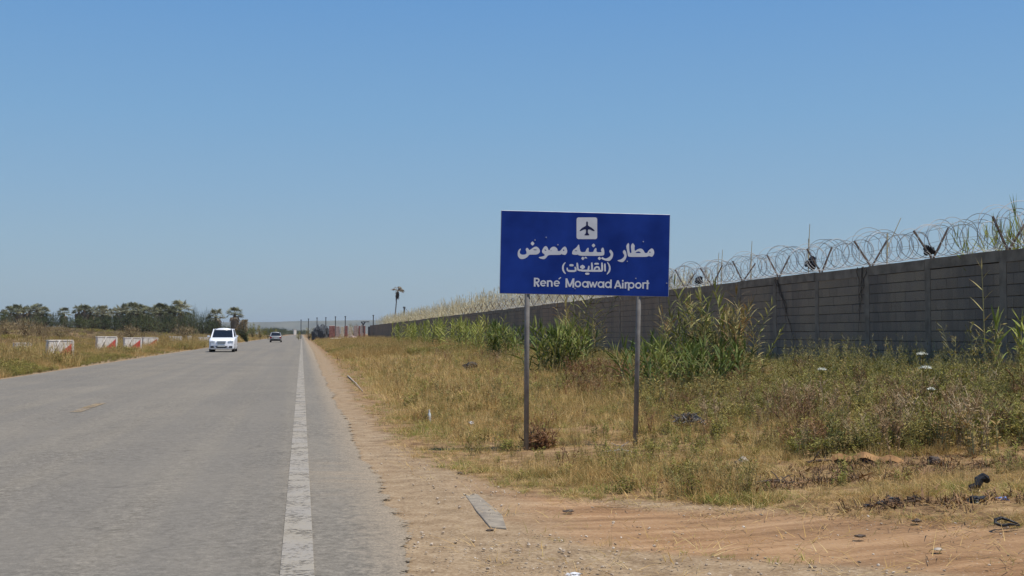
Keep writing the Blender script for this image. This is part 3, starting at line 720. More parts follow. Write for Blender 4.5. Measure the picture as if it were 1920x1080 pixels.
gsel = rng.random(len(x)) < np.clip(.18 + .6 * clump(x, y, .9, 4) + .28 * (1 - edge), .04, .8)
thin = (rng.random(len(x)) < np.where(y < 15, .8, .95) * (1 - .75 * (clump(x, y, 1.3, 31) > .22))); x, y, sz, gsel = x[thin], y[thin], sz[thin], gsel[thin]
scatter('dry_grass', with_z(x[~gsel], y[~gsel]), sz[~gsel], dry, 1, 'straw coloured dry grass on the verge around the blue sign')
scatter('green_grass', with_z(x[gsel], y[gsel]), sz[gsel] * 1.15, grn, 1, 'short green grass mixed through the dry verge')
x, y = pts_in(6000, 1.3, 11.9, 10.5, 70, 1.2); r_ = clump(x, y, .4, 7); rc = [(G(1130, 735), 1.3, 2.2), (G(1015, 835), .28, .3), (G(940, 720), .8, 1.5), (G(860, 740), .5, .8), (G(1500, 840), .5, .3)]
r_ = np.full(len(x), -.28)
for c_, a_, b_ in rc: r_ = np.maximum(r_, .75 - ((x - c_.x) / a_) ** 2 - ((y - c_.y) / b_) ** 2)
ok = (r_ + rng.normal(0, .22, len(x)) > .2) & (x > verge(y) + .5) & (y > track_far(x) + 1.8)
x, y = x[ok], y[ok]; scatter('rust_weeds', with_z(x, y), rng.uniform(.35, .85, len(x)), rus, 1, 'reddish brown dried weeds in patches across the verge')
x, y = pts_in(2600, 1.8, 9.5, 8.6, 50, 1.2); ok = (x > verge(y) + .5) & (y > track_far(x) + .5) & (rng.random(len(x)) < .3 + .9 * clump(x, y, .8, 21)); x, y = x[ok], y[ok]
scatter('low_weeds', with_z(x, y), rng.uniform(.18, .42, len(x)) + .25 * sstep(13, 22, y), wed, 1, 'low leafy weeds dotted through the dry grass around the sign')
x, y = pts_in(13000, 2.2, 11.95, 10.5, 80, 1.1); d_ = (x - 2) / 10; r_ = clump(x, y, .35, 2)
ok = (rng.random(len(x)) < np.clip((x - 4.2) / 4 + r_ * .8, 0, .95)) & (y > track_far(x) + 2.6 - .12 * (x - 5).clip(0, 5)) & (x > 4.6 + .6 * r_) & (scraped(x, y - .35) < .15) & (scraped(x, y + .35) < .15) 
x, y = x[ok], y[ok]; scatter('leafy_weeds', with_z(x, y), rng.uniform(.4, 1.0, len(x)) * (.6 + .3 * np.clip((x - 6) / 5, 0, 1)), wed, 1, 'knee high yellow green leafy weeds between the dry grass and the wall')
x, y = pts_in(5200, 1.0, 9, 5.6, 14, .8); ok = rng.random(len(x)) < np.where(y > track_far(x) - .3, .6, .14); x, y = x[ok], y[ok]
scatter('straw_litter', with_z(x, y, .012), rng.uniform(.5, 1.1, len(x)), litter, 1, 'flattened straw litter on the bare soil beside the track', .3)
lf = proto_coll('dead_leaf', [tuft(7, .05, .10, .022, 3.0) for _ in range(3)] + [weed(.10, 4, 6, .02, .08) for _ in range(2)], [simple('dead_leaf_litter', (.09,.05,.028), (.34,.20,.10), 3, .9, coord='pos'), M['trunk']])
P2 = []
for c_, a_, b_ in SCR:
    n = int(260 * a_ * b_ * 2.2) + 22; P2.append(np.stack([rng.normal(c_.x, a_ * .65, n), rng.normal(c_.y, b_ * .65, n)], 1))
P2 = np.concatenate(P2); scatter('leaf_litter', with_z(P2[:, 0], P2[:, 1], .012), rng.uniform(.3, .9, len(P2)), lf, 1, 'dark brown twigs and dead leaves littered round the bark strip', .4)
dwd = proto_coll('dry_weed', [weed(.5, 7, 8, .028, .14, 0, 0, 7) for _ in range(4)], [foliage_mat('dry_weed_stem', [(.10,.055,.03), (.26,.15,.075), (.42,.30,.16), (.55,.44,.28)], 1.0, .9)])
x, y = pts_in(900, 4.2, 11.9, 9.2, 50, 1.1); ok = (x > 4.8) & (y > track_far(x) + 2.8) & (rng.random(len(x)) < .3 + .9 * clump(x, y, .6, 14)) & (scraped(x, y - .35) < .1) & (scraped(x, y + .5) < .1); x, y = x[ok], y[ok]
scatter('dry_weeds', with_z(x, y), rng.uniform(.4, 1.0, len(x)), dwd, 1, 'brown seeding stalks tangled among the leafy weeds')
# gravel on the track and along the asphalt edge
def rock(seed, flat=.6):
    bm = bmesh.new(); bmesh.ops.create_icosphere(bm, subdivisions=1, radius=1)
    for v in bm.verts: v.co *= 1 + .35 * noise.noise(v.co * 1.3 + Vector((seed, 0, 0))); v.co.z *= flat
    mb = MB(); mb.add([v.co.copy() for v in bm.verts], [tuple(q.index for q in f.verts) for f in bm.faces]); bm.free(); return mb
M['pebble'] = foliage_mat('pebble_stone', [(.16,.12,.08), (.36,.28,.20), (.48,.39,.29), (.62,.55,.46)], 3, 1.0, 0, .9)
peb_c = proto_coll('pebble', [rock(i) for i in range(5)], [M['pebble']])
x, y = pts_in(18000, .2, 9, 5.2, 26, 1.6); ok = (rng.random(len(x)) < np.where(x < 1.7, .9, .3) * (.5 + 1.2 * clump(x, y, 1.2, 6)).clip(.1, 1)) & (y < track_far(x) + 30 * (x < verge(y) + .2)); x, y = x[ok], y[ok]
scatter('gravel', with_z(x, y, .012), .003 + .010 * rng.random(len(x)) ** 4, peb_c, 1, 'loose gravel along the crumbling asphalt edge and over the dirt track', .5)

# --- far side of the road and far verges
far_t = proto_coll('tall_grass', [tuft(34, .65, .35, .022, .35, 0, 8, 0) for _ in range(4)], [M['dry']])
far_w = proto_coll('tall_weed', [weed(.70, 14, 18, .055, .35, 0, 1) for _ in range(4)], [M['weed'], M['stem']])
x = -8.5 - rng.exponential(9, 19000); y = (18 ** -.9 + rng.random(19000) * (330 ** -.9 - 18 ** -.9)) ** (-1 / .9)
ok = (x > -.42 * y - 14); x, y = x[ok], y[ok]; g_ = clump(x, y, .12, 1) + .3 * clump(x, y, .5, 3) + .22 * (y < 60) + .22 * (60 - np.clip(y, 0, 120)) / 60
edge = sstep(-8.4, -10.4, x); s_ = (.3 + .6 * edge) * rng.uniform(.6, 1.25, len(x)) * np.interp(y, [20, 40, 52, 95, 120, 300], [1.1, 1.0, .5, .5, .8, 1.1])
gs = g_ > .02
scatter('roadside_grass', with_z(x[~gs], y[~gs]), s_[~gs], far_t, 1, 'tall straw coloured grass along the far edge of the road')
scatter('roadside_weeds', with_z(x[gs], y[gs]), s_[gs] * .9, far_w, 1, 'tall olive green weeds growing round the red and white barriers')
fx = np.concatenate([rng.uniform(297, 392, 420), rng.uniform(66, 140, 40), rng.uniform(20, 66, 60), rng.uniform(175, 262, 24)]); fy = np.concatenate([rng.uniform(649, 657, 420), rng.uniform(676, 688, 40), rng.uniform(668, 676, 60), rng.uniform(661, 668, 24)])
PT = np.array([list(G(float(a_), float(b_))) for a_, b_ in zip(fx, fy)]); PT = PT[(PT[:, 0] < -8.5)]; k_ = rng.random(len(PT)) < .6
scatter('tall_straw', PT[k_], rng.uniform(.7, 1.25, k_.sum()), far_t, 1, 'taller straw grass half hiding the white barrier blocks')
scatter('tall_weeds', PT[~k_], rng.uniform(.5, 1.0, (~k_).sum()), far_w, 1, 'olive weeds half hiding the barrier bases')
x = -13 - rng.random(15000) * 187; y = (45 ** -.6 + rng.random(15000) * (420 ** -.6 - 45 ** -.6)) ** (-1 / .6); ok = (x > -.5 * y - 10); x, y = x[ok], y[ok]
c_ = clump(x, y, .03, 5) + .3 * clump(x, y, .15, 6) + .15 * (y > 110); b = c_ > .12
field_b = proto_coll('field_scrub', [weed(.9, 22, 26, .07, .7, 0, 1) for _ in range(3)], [M['brownbush'], M['brownbush']])
field_g = proto_coll('field_weed', [weed(.8, 22, 26, .07, .7, 0, 1) for _ in range(3)], [M['weed'], M['weed']])
s_ = rng.uniform(.4, 1.0, len(x)) * np.interp(y, [40, 90, 170, 300], [.35, .45, .8, 1.3])
scatter('field_scrub', with_z(x[b], y[b]), s_[b], field_b, 1, 'brown scrub covering the field between the road and the palms')
scatter('field_weeds', with_z(x[~b], y[~b]), s_[~b] * 1.0, field_g, 1, 'olive weeds covering the field between the road and the palms')
# verge far ahead on the sign's side
x, y = pts_in(9000, 1.5, 12, 60, 420, .9); ok = x > 1.7; x, y = x[ok], y[ok]; g_ = clump(x, y, .12, 8)
s_ = rng.uniform(.35, .8, len(x)) * sstep(1.2, 3, x).clip(.4, 1)
scatter('verge_grass', with_z(x[g_ < .05], y[g_ < .05]), s_[g_ < .05], far_t, 1, 'rough grass on the verge running ahead along the wall')
scatter('verge_weeds', with_z(x[g_ >= .05], y[g_ >= .05]), s_[g_ >= .05] * .8, far_w, 1, 'olive weeds on the verge running ahead along the wall')

# --- dry reeds standing behind the wall and looking over it
dr = proto_coll('dry_reed', [reed(3.4, 12, .7, .035, 0, 0, .3, .15) for _ in range(4)] + [plume(3.6) for _ in range(3)], [M['dryreed']])
n = 2600; y = 33 + rng.random(n) ** 1.15 * 165; x = 12.6 + rng.random(n) * 2.8
hgt = np.interp(y, [30, 40, 60, 85, 120, 200], [.0, .86, .98, 1.06, 1.0, .98]) * rng.uniform(.86, 1.07, n)
ok = y > 36 + rng.random(n) * 8; scatter('dry_reeds', with_z(x[ok], y[ok]), hgt[ok], dr, 1, 'dense dry reeds and plumes showing above the far part of the wall')
gr = proto_coll('green_reed', [reed(3.6, 16, .7, .04, 0, 1, .3, .12) for _ in range(4)], [M['reedy'], M['stem']])
x = 12.6 + rng.random(90) * 2; y = wall_y(1905) - .5 + rng.normal(0, .9, 90) - rng.random(90) * 2.5; y = np.clip(y, wall_y(1925), 1e3); ok = y < wall_y(1862)
s_ = rng.uniform(.76, .90, 90); scatter('yellow_reeds', with_z(x[ok], y[ok]), s_[ok], gr, 1, 'yellow green reeds behind the wire where the wall leaves the picture')
x = 12.5 + rng.random(60) * 1.5; y = wall_y(1830) + rng.random(60) * (wall_y(1790) - wall_y(1830)); scatter('low_reeds', with_z(x, y), rng.uniform(.70, .83, 60), gr, 1, 'tips of yellow green reeds low behind the wire')
sp_y = [wall_y(q) for q in (1515, 1407, 1345, 1352, 1322, 1662, 1480)]
for q, tp in zip((1515, 1407, 1345, 1352, 1322, 1662), (420, 452, 474, 468, 498, 408)):
    d = ray(q, tp); k = (WX + .8) / d.x; top = Vector((0, 0, CAMH)) + d * k
    mb = MB(); gz = float(H(top.x, top.y)); mb.tube([(0, 0, 0), (0, 0, (top.z - gz) * .8), (.05 + (q == 1662) * .3, 0, top.z - gz)], [.016, .014, .008], 5)
    mb.tube([(.0, 0, (top.z - gz) * .7), (.03, .02, (top.z - gz) * .9)], .02, 4)
    lb = {1515: 'tallest bare dry stalk standing up behind the wire above the crumpled black bag', 1407: 'bare dry stalk standing behind the wire beside the tall reed clump', 1345: 'twin dry stalk, shorter of the pair, behind the wire over the reed clump',
          1352: 'twin dry stalk, taller of the pair, behind the wire over the reed clump', 1322: 'short dry stalk behind the wire next to the small dark bag', 1662: 'slanting dry stalk behind the wire between two arms'}[q]
    o = mb.build('dry_stalk', M['dryreed']); o.location = (top.x, top.y, gz); tag(o, lb, 'stalk', 'single dry stalks behind the wire')
# black scraps caught in the wire
def crumple(name, size, mat, seed, sub=3, amp=.5, parent=None):
    bm = bmesh.new(); bmesh.ops.create_icosphere(bm, subdivisions=sub, radius=1)
    for v in bm.verts:
        q = v.co.copy(); v.co *= 1 + amp * noise.noise(q * 1.6 + Vector((seed * 3.1, 0, 0))) + amp * .6 * noise.noise(q * 4 + Vector((0, seed, 0))); v.co = Vector((v.co.x * size[0] / 2, v.co.y * size[1] / 2, v.co.z * size[2] / 2))
    m_ = bpy.data.meshes.new(name); bm.to_mesh(m_); bm.free(); m_.materials.append(mat)
    o = bpy.data.objects.new(name, m_); COL.objects.link(o)
    if parent: o.parent = parent
    return o
for (q, yy, sx_, sz_, lb) in ((1521, 494, .34, .30, 'crumpled black plastic bag caught at the foot of the wire below the tallest stalk'), (1311, 526, .26, .24, 'small dark scrap of plastic caught in the wire over the reed clump'),
                              (1742, 470, .12, .22, 'narrow black scrap caught between two wire arms above the bare wall')):
    d = ray(q, yy); k = (WX + .05) / d.x; P0 = Vector((0, 0, CAMH)) + d * k
    o = crumple('black_bag', (.2, sx_ * 1.2, sz_ * .85), M['black'], q, 3, .7); o.location = (P0.x, P0.y, max(P0.z, ZT + .05)); tag(o, lb, 'plastic bag', 'black scraps in the wire')

# --- green reed clumps: each a thing, each stalk a part
def stalk_set(h, mats, k=7, nl=14, L=.62, w=.05, droop=.35, lean=.12):
    return [reed(h * rnd(.85, 1.05), nl, L, w, 0, 1, droop, lean).mesh('stalk', mats) for _ in range(k)]
ST_main = stalk_set(2.3, [M['reed'], M['stem']], 9, 24, .46, .055, .45, .22)
ST_dead = stalk_set(1.9, [foliage_mat('dead_reed_leaf', [(.12,.07,.03), (.30,.20,.09), (.46,.36,.19)], 2, .9), M['stem']], 5, 18, .38, .035, .7, .3)
ST_low = stalk_set(1.1, [M['reed_green'], M['stem']], 6, 11, .48, .055, .35, .2)
ST_yel = stalk_set(1.7, [M['reedy'], M['stem']], 7, 15, .55, .055, .35, .12)
def reed_clump(center, rx_, ry_, n, sets, hfun, label, tilt=.12):
    root = empty('reed_clump', (center.x, center.y, float(H(center.x, center.y))), 0, label, 'reeds', 'reed clumps growing in front of the wall')
    for i in range(n):
        while True:
            a_, b_ = rnd(-1, 1), rnd(-1, 1)
            if a_ * a_ + b_ * b_ < 1: break
        o = bpy.data.objects.new('stalk', random.choice(sets)); COL.objects.link(o); o.parent = root
        o.location = (a_ * rx_, b_ * ry_, float(H(center.x + a_ * rx_, center.y + b_ * ry_)) - root.location.z)
        s_ = hfun(a_, b_) * rnd(.85, 1.1); o.scale = (s_, s_, s_)
        o.rotation_euler = (rnd(-tilt, tilt) - b_ * .2, rnd(-tilt, tilt) + a_ * .35, rnd(0, 6.283))
    return root
def on_ground(px, y):
    d = ray(px, 600); return Vector((d.x / d.y * y, y, 0))
# big clump right of the sign: reaches the top of the wall
c = on_ground(1322, 18.6 + 0.0)
DB = DP(1322, 600, 1).y
c = on_ground(1325, 21.3); reed_clump(c, 1.0, .8, 120, ST_main + ST_main[:3] + ST_dead, lambda a_, b_: (.82 if random.random() < .3 else rnd(.4, .74)) - .34 * a_ * a_ * (1.0 if a_ < 0 else .6), 'tallest and fullest clump of green reeds, just past the sign, reaching the wall top', .14)
c = on_ground(1300, 19.8); reed_clump(c, 1.0, .6, 34, ST_low, lambda a_, b_: .8, 'low skirt of fresh reed shoots in front of the tallest reed clump', .35)
c = on_ground(1225, 20.5); reed_clump(c, .5, .5, 16, ST_low, lambda a_, b_: .85, 'small leaning reed shoots behind the far sign post', .45)
c = on_ground(1078, 34); reed_clump(c, .6, .6, 30, ST_main, lambda a_, b_: 1.0 if random.random() < .4 else .7 - .3 * a_ * a_, 'narrow tall reed clump seen between the two sign posts', .08)
c = on_ground(1042, 30); reed_clump(c, .8, .6, 40, ST_low, lambda a_, b_: 1.1, 'spreading lower reed clump between the sign posts', .25)
c = on_ground(938, 45); reed_clump(c, .8, .6, 34, ST_low, lambda a_, b_: 1.15 - .4 * a_ * a_, 'deep green reed tussock by the near sign post', .2)
for (q, yd, n_, rr, lb) in ((888, 62, 34, 1.4, 'yellow green reed bed nearest the deep green tussock'), (845, 68, 40, 1.7, 'brightest and widest yellow green reed bed along the far wall'), (795, 78, 34, 1.9, 'yellow green reed bed thinning out along the wall'), (768, 92, 20, 1.6, 'last small yellow green reed patch before the bare far wall')):
    c = on_ground(q, yd); reed_clump(c, rr, 1.6, n_, ST_yel, lambda a_, b_: 1.0, lb, .15)
c = on_ground(1905, 16.2); reed_clump(c, .45, .4, 4, ST_yel[:3], lambda a_, b_: .8, 'young arching reeds low against the wall near the edge of the picture', .25)
# the single thin reed against the wall near the right edge
rt = reed(2.35, 11, .34, .04, 0, 1, .25, .07); b_ = on_ground(1846, 16.6)
o = bpy.data.objects.new('single_reed', rt.mesh('single_reed', [M['reed'], M['stem']])); COL.objects.link(o); o.location = (b_.x, b_.y, float(H(b_.x, b_.y))); o.scale = (.86,) * 3
tag(o, 'single thin reed standing alone against the bare wall', 'reed')
random.seed(31)
for (q, yy, n_, h_, sp_, mt, lb) in ((1128, 722, 90, .55, .75, 'rust', 'rounded red brown bush of dry stems between the two sign posts'), (1300, 760, 60, .5, .8, 'weed', 'low olive bush in front of the fullest reed clump'), (1012, 842, 26, .2, .16, 'rust', 'small dark brown dry plant right of the near sign post'),
                                   (1600, 735, 80, .5, .7, 'weed', 'bright yellow green bush under the budded weeds before the wall'), (1850, 760, 90, .55, .9, 'weed', 'dense green bush low at the right side under the arching reed'), (1880, 830, 70, .35, .8, 'weed', 'leafy green bush over the upright black rag')):
    g = G(q, yy); mb = weed(h_, n_, 20, .032, sp_, 0, 1, 1); o = empty('dry_bush' if mt == 'rust' else 'leafy_bush', g, 0, lb, 'bush', 'low bushes on the verge')
    mb.build('foliage', [M[mt], M['rust'] if mt == 'rust' else M['stem']], o)
# tall budded weeds along the foot of the wall
tw = [weed(1.15, 3, 10, .04, .1, 0, 1, 8) for _ in range(5)]
tall = proto_coll('budded_weed', tw, [M['weed'], M['stem']])
P_ = []
for (q, yd, h_) in [(1560, 17.5, .6), (1582, 17.2, .75), (1600, 17.6, 1.0), (1612, 17, .95), (1632, 17.4, .8), (1648, 17.8, .75), (1668, 17.2, .8), (1690, 17.4, .7), (1700, 17.0, .55), (1728, 17, .85), (1790, 16.4, .8), (1808, 16, 1.15), (1822, 16.2, 1.3), (1838, 15.8, 1.1), (1852, 16.2, 1.2), (1866, 15.6, 1.1), (1880, 15.8, 1.05), (1900, 15.4, 1.0), (1915, 15.6, 1.1),
                    (1455, 20, .5), (1478, 19.5, .6), (1500, 19.8, .55)]:
    g_ = on_ground(q, yd); P_.append((g_.x, g_.y, float(H(g_.x, g_.y)), h_))
P_ = np.array(P_); scatter('budded_weeds', P_[:, :3], P_[:, 3] * .92, tall, 1, 'branching budded weeds along the foot of the nearer wall', .1)
x = rng.uniform(9.6, 11.9, 330); y = rng.uniform(13, 24, 330); scatter('wall_weeds', with_z(x, y), rng.uniform(.35, .75, 330), tall, 1, 'thin seeding weeds at the foot of the wall', .2)
for (x0_, y0_, x1_, y1_, lb) in ((1455, 520, 1490, 640, 'dead brown vine hanging down the wall above the sparse weeds right of the tall reeds'), (1617, 500, 1610, 620, 'rust brown vine stem running down a wall pier')):
    d0 = ray(x0_, y0_); d1 = ray(x1_, y1_); A_ = Vector((0, 0, CAMH)) + d0 * ((WX - .03) / d0.x); B_ = Vector((0, 0, CAMH)) + d1 * ((WX - .03) / d1.x); root = empty('dead_vine', (A_.x, A_.y, B_.z), 0, lb, 'vine', 'dead vines on the wall')
    for k in range(4):
        mb = MB(); P2 = []
        for i in range(12): f = i / 11; P2.append(A_.lerp(B_, f * (1 - .15 * k)) - root.location + Vector((rnd(-.01, .01), .25 * noise.noise((f * 3, k * 2.7, x0_)) * (k + .4) * .6, 0)))
        mb.tube(P2, [.009 * (1 - .6 * i / 11) for i in range(12)], 4); mb.build('vine_stem', M['trunk'], root)
# wild carrot umbels
for (q, yy, dep, wd, lb) in ((1735, 691, 12.6, .13, 'widest white umbel flower, lower of the close pair before the wall'), (1729, 665, 12.9, .115, 'white umbel flower standing just over the widest one'), (1541, 694, 13.6, .09, 'lone small white umbel flower left of the budded weeds'), (1746, 731, 11.6, .06, 'small cream umbel flower low among the weeds')):
    P0 = DP(q, yy, dep); g_ = float(H(P0.x, P0.y)); root = empty('wild_carrot', (P0.x, P0.y, g_), 0, lb, 'flower', 'white umbel flowers in the weeds')
    h_ = P0.z - g_; mb = MB(); mb.tube([(0, 0, 0), (.02, 0, h_ * .6), (0, 0, h_)], [.005, .004, .003], 4)
    for k in range(9): a_ = k * .7; mb.tube([(0, 0, h_ - .05), (math.cos(a_) * wd * .35, math.sin(a_) * wd * .35, h_)], .002, 3)
    mb.build('stem', M['weed'], root)
    mb = MB()
    for k in range(110):
        a_ = k * 2.4; r_ = wd / 2 * math.sqrt(k / 110); leaf(mb, (math.cos(a_) * r_, math.sin(a_) * r_, h_ + wd * .14 * (1 - (2 * r_ / wd) ** 2) + rnd(-.004, .004)), (rnd(-1, 1), rnd(-1, 1), rnd(0, .9)), .026, .026, .2, 0, 1)
    mb.build('flower_head', M['umbel'], root)

# ------------------------------------------------------------------ litter and debris on the verge
def put(px, py, dz=0.0):
    g = G(px, py); return Vector((g.x, g.y, g.z + dz))
def scrap(name, px, py, size, mat, seed, label, cat, group=None, amp=.6, rz=0, lift=.35, sub=3):
    g = put(px, py); size = tuple(q * (.52 if g.y < 13 else 1) for q in size); o = crumple(name, size, M[mat], seed, sub, amp); o.location = (g.x, g.y, g.z + size[2] * lift); o.rotation_euler = (0, 0, rz)
    return tag(o, label, cat, group)
scrap('black_rag', 1832, 943, (.26, .16, .10), 'black', 2, 'flat black scrap lying just in front of the upright black rag', 'rag', 'black scraps near the track', .9)
mb = MB(); g = put(1838, 922)
P_ = [(-.16, 0, .0), (-.12, .02, .06), (-.05, -.02, .09), (.0, .02, .15), (.05, 0, .20), (.09, .02, .17), (.13, 0, .13)]
mb.tube(P_, [.03, .045, .05, .06, .05, .06, .03], 7); o = mb.build('black_rag', M['black']); o.location = g; o.scale = (.55,) * 3; tag(o, 'tallest black rag, sticking up like a wing beside the track', 'rag', 'black scraps near the track')
for v in o.data.vertices: v.co += Vector((noise.noise(v.co * 20), noise.noise(v.co * 20 + Vector((5, 0, 0))), noise.noise(v.co * 20 + Vector((0, 5, 0))))) * .012
mb = MB(); g = put(1886, 990, .02)
mb.tube([(.22, .0, .0), (.10, .05, .05), (-.02, .08, .09), (-.14, .04, .07), (-.18, -.02, .03), (-.1, -.07, .0), (.02, -.08, .02), (.16, -.10, .0)], [.012, .02, .026, .028, .026, .024, .02, .01], 6)
o = mb.build('rubber_strip', M['black']); o.location = (g.x, g.y, g.z); o.scale = (.42,) * 3; tag(o, 'curled strip of dark rubber at the edge of the dirt track', 'scrap')
scrap('black_rag', 1672, 946, (.24, .14, .12), 'black', 5, 'ragged black scrap in the grass directly before the bark strip', 'rag', 'black scraps near the track', 1.0)
scrap('black_rag', 1712, 940, (.22, .12, .07), 'darkwood', 6, 'brownish black scrap between the ragged scrap and the upright rag', 'rag', 'black scraps near the track', 1.0)
scrap('black_rag', 1628, 951, (.10, .10, .05), 'black', 9, 'tiny dark scrap left of the ragged black scrap', 'rag', 'black scraps near the track', .8)
scrap('blue_wrapper', 1881, 938, (.12, .07, .05), 'blueplastic', 7, 'pale blue plastic wrapper on the grass right of the black rags', 'wrapper', None, .9)
scrap('dark_stone', 1752, 870, (.23, .20, .16), 'darkstone', 3, 'rounded dark stone at the right end of the bark strip', 'stone', None, .3)
scrap('pale_stone', 1394, 868, (.18, .16, .13), 'stone', 11, 'rounded pale yellowish stone in the grass right of the sign', 'stone', None, .3)
scrap('brown_stone', 1381, 872, (.10, .09, .09), 'darkstone', 12, 'small brown stone touching the pale yellowish stone', 'stone', None, .3)
scrap('flat_stone', 1759, 1032, (.12, .09, .035), 'stone', 4, 'flat pale stone lying in the middle of the dirt track', 'stone', None, .25)
scrap('dark_chip', 1612, 1007, (.13, .07, .035), 'darkstone', 8, 'flat dark chip on the dirt track below the bark strip', 'stone', None, .4)
scrap('brown_clod', 1718, 979, (.10, .09, .05), 'darkstone', 14, 'brown clod where grass meets the track', 'clod', None, .5)
scrap('brown_clod', 1066, 960, (.15, .08, .04), 'darkstone', 15, 'dark clod on the track nearest the concrete slab', 'clod', None, .5)
scrap('brown_clod', 918, 996, (.10, .07, .035), 'darkstone', 16, 'dark clod at the lower end of the concrete slab', 'clod', None, .5)
scrap('brown_clod', 863, 889, (.09, .08, .05), 'darkstone', 17, 'small dark clod at the grass corner above the slab', 'clod', None, .5)
scrap('plastic_scrap', 1075, 1079, (.16, .08, .03), 'white', 18, 'white scrap at the bottom edge of the picture', 'scrap', None, .8)
scrap('plastic_scrap', 883, 801, (.07, .05, .045), 'white', 19, 'small bright white scrap in the dry grass', 'scrap', None, .7, lift=1.2)
scrap('black_bag', 882, 697, (.42, .3, .22), 'black', 20, 'half buried black plastic bag in the grass before the reed tussock', 'plastic bag', None, .7, lift=.75)
# clear drink bottle upright
g = put(805, 792); mb = MB()
prof = [(.0, .0), (.032, .0), (.034, .02), (.034, .13), (.026, .17), (.013, .20), (.013, .22)]
mb.loft([[Vector((r * math.cos(k * .7854), r * math.sin(k * .7854), z)) for k in range(8)] for r, z in prof])
rb = empty('bottle', g, 0, 'small clear plastic bottle standing in the sparse roadside grass', 'bottle')
rb.scale = (.75,) * 3; mb.build('body', simple('bottle_plastic', (.62,.66,.68), (.5,.55,.55), 20, .2), rb, smooth=True)
mb = MB(); mb.tube([(0, 0, .22), (0, 0, .245)], .016, 8); mb.build('cap', M['white'], rb)
# long torn bark strip with dark underside
g0, g1 = put(1560, 872), put(1694, 868); d = g1 - g0; L = d.length; br = empty('palm_bark', g0, math.atan2(d.y, d.x), 'long curled orange brown strip of palm bark lying on the ground', 'bark')
def strip(name, mat, zo, n=22, w=.055, x0=0, x1=1, th=.012):
    mb = MB(); top = []; 
    for i in range(n + 1):
        f = x0 + (x1 - x0) * i / n; z = .04 + .03 * math.sin(f * math.pi) + .018 * math.sin(f * 17) + .012 * noise.noise((f * 9, 0, 2)) + zo
        ww = w * (.5 + .5 * math.sin(math.pi * (i / n) ** .7)) * (1 + .4 * noise.noise((f * 12, 4, 0))); yo = .03 * math.sin(f * 6)
        top.append([Vector((f * L, yo - ww, z - .025)), Vector((f * L, yo, z + .022)), Vector((f * L, yo + ww, z - .01)), Vector((f * L, yo, z - th))])
    mb.loft(top); return mb.build(name, M[mat], br)
strip('bark', 'bark', .02); strip('underside', 'darkwood', -.022, w=.055, x0=.03, x1=.97)
def branch(name, p0, p1, r, sag, mat, label, twigs=3, cat='branch', group=None):
    a_, b_ = put(*p0), put(*p1); d = b_ - a_; o = empty(name, a_, 0, label, cat, group); mb = MB(); P_ = []
    for i in range(9):
        f = i / 8; P_.append(Vector((d.x * f, d.y * f, d.z * f + r + sag * math.sin(f * 3.14) + .02 * noise.noise((f * 7, p0[0], 0)))))
    mb.tube(P_, [r * (1 - .6 * i / 8) for i in range(9)], 6); mb.build('limb', M[mat], o)
    for k in range(twigs):
        q = P_[random.randrange(2, 7)]; e_ = q + Vector((rnd(-.15, .15), rnd(-.1, .1), rnd(.02, .12))); m2 = MB(); m2.tube([q, (q + e_) / 2 + Vector((0, 0, .01)), e_], [r * .4, r * .3, r * .15], 4); m2.build('twig', M[mat], o)
    return o
branch('fallen_branch', (1512, 872), (1566, 868), .02, .01, 'darkwood', 'dark charred branch poking out of the left end of the bark', 3)
branch('fallen_branch', (1400, 915), (1500, 912), .018, .03, 'trunk', 'grey brown branch on the scraped soil left of the bark strip', 5)
branch('fallen_branch', (1130, 852), (1185, 850), .016, .02, 'stone', 'pale dry branch lying at the foot of the far sign post', 2)
branch('fallen_stick', (1770, 872), (1850, 872), .008, .0, 'bark', 'thin straight pale stick right of the dark stone', 0, 'stick')
branch('fallen_stick', (652, 706), (680, 735), .02, .02, 'stone', 'pale stick lying in the grass beside the far asphalt edge', 0, 'stick')
# heap of grey twigs
g = put(1292, 808); hp = MB()
for k in range(70):
    a_ = rnd(0, 6.28); r_ = rnd(0, .16); q = Vector((math.cos(a_) * r_ * 1.2, math.sin(a_) * r_, rnd(0, .03) + .06 * (1 - r_ / .16))); e_ = Vector((rnd(-.12, .12), rnd(-.1, .1), rnd(-.02, .07)))
    hp.tube([q - e_, q + e_ * .2 + Vector((0, 0, .01)), q + e_], rnd(.004, .008), 4)
o = hp.build('twig_heap', simple('grey_twig', (.10,.09,.08), (.24,.22,.20), 9, .9)); o.location = (g.x, g.y, g.z + .10); tag(o, 'small dark grey heap of twigs in the grass right of the sign', 'heap')
# slab of old concrete showing through the dirt
q = [(872, 931), (896, 929), (942, 968), (950, 993), (918, 990), (893, 960)]; g = [put(*a_) for a_ in q]; c0 = sum(g, Vector()) / len(g)
mb = MB(); up = [v - c0 + Vector((0, 0, .012)) for v in g]; dn = [v - c0 + Vector((0, 0, -.05)) for v in g]; n = len(g)
mb.add(up + dn, [tuple(range(n))[::-1]] + [(i, (i + 1) % n, n + (i + 1) % n, n + i) for i in range(n)])
o = mb.build('concrete_slab', simple('old_concrete', (.20,.17,.135), (.33,.28,.21), 9, .95, bstr=.4, det=8), bevel=.008); o.location = c0; tag(o, 'broken grey concrete slab sunk in the dirt track beside the road', 'slab')

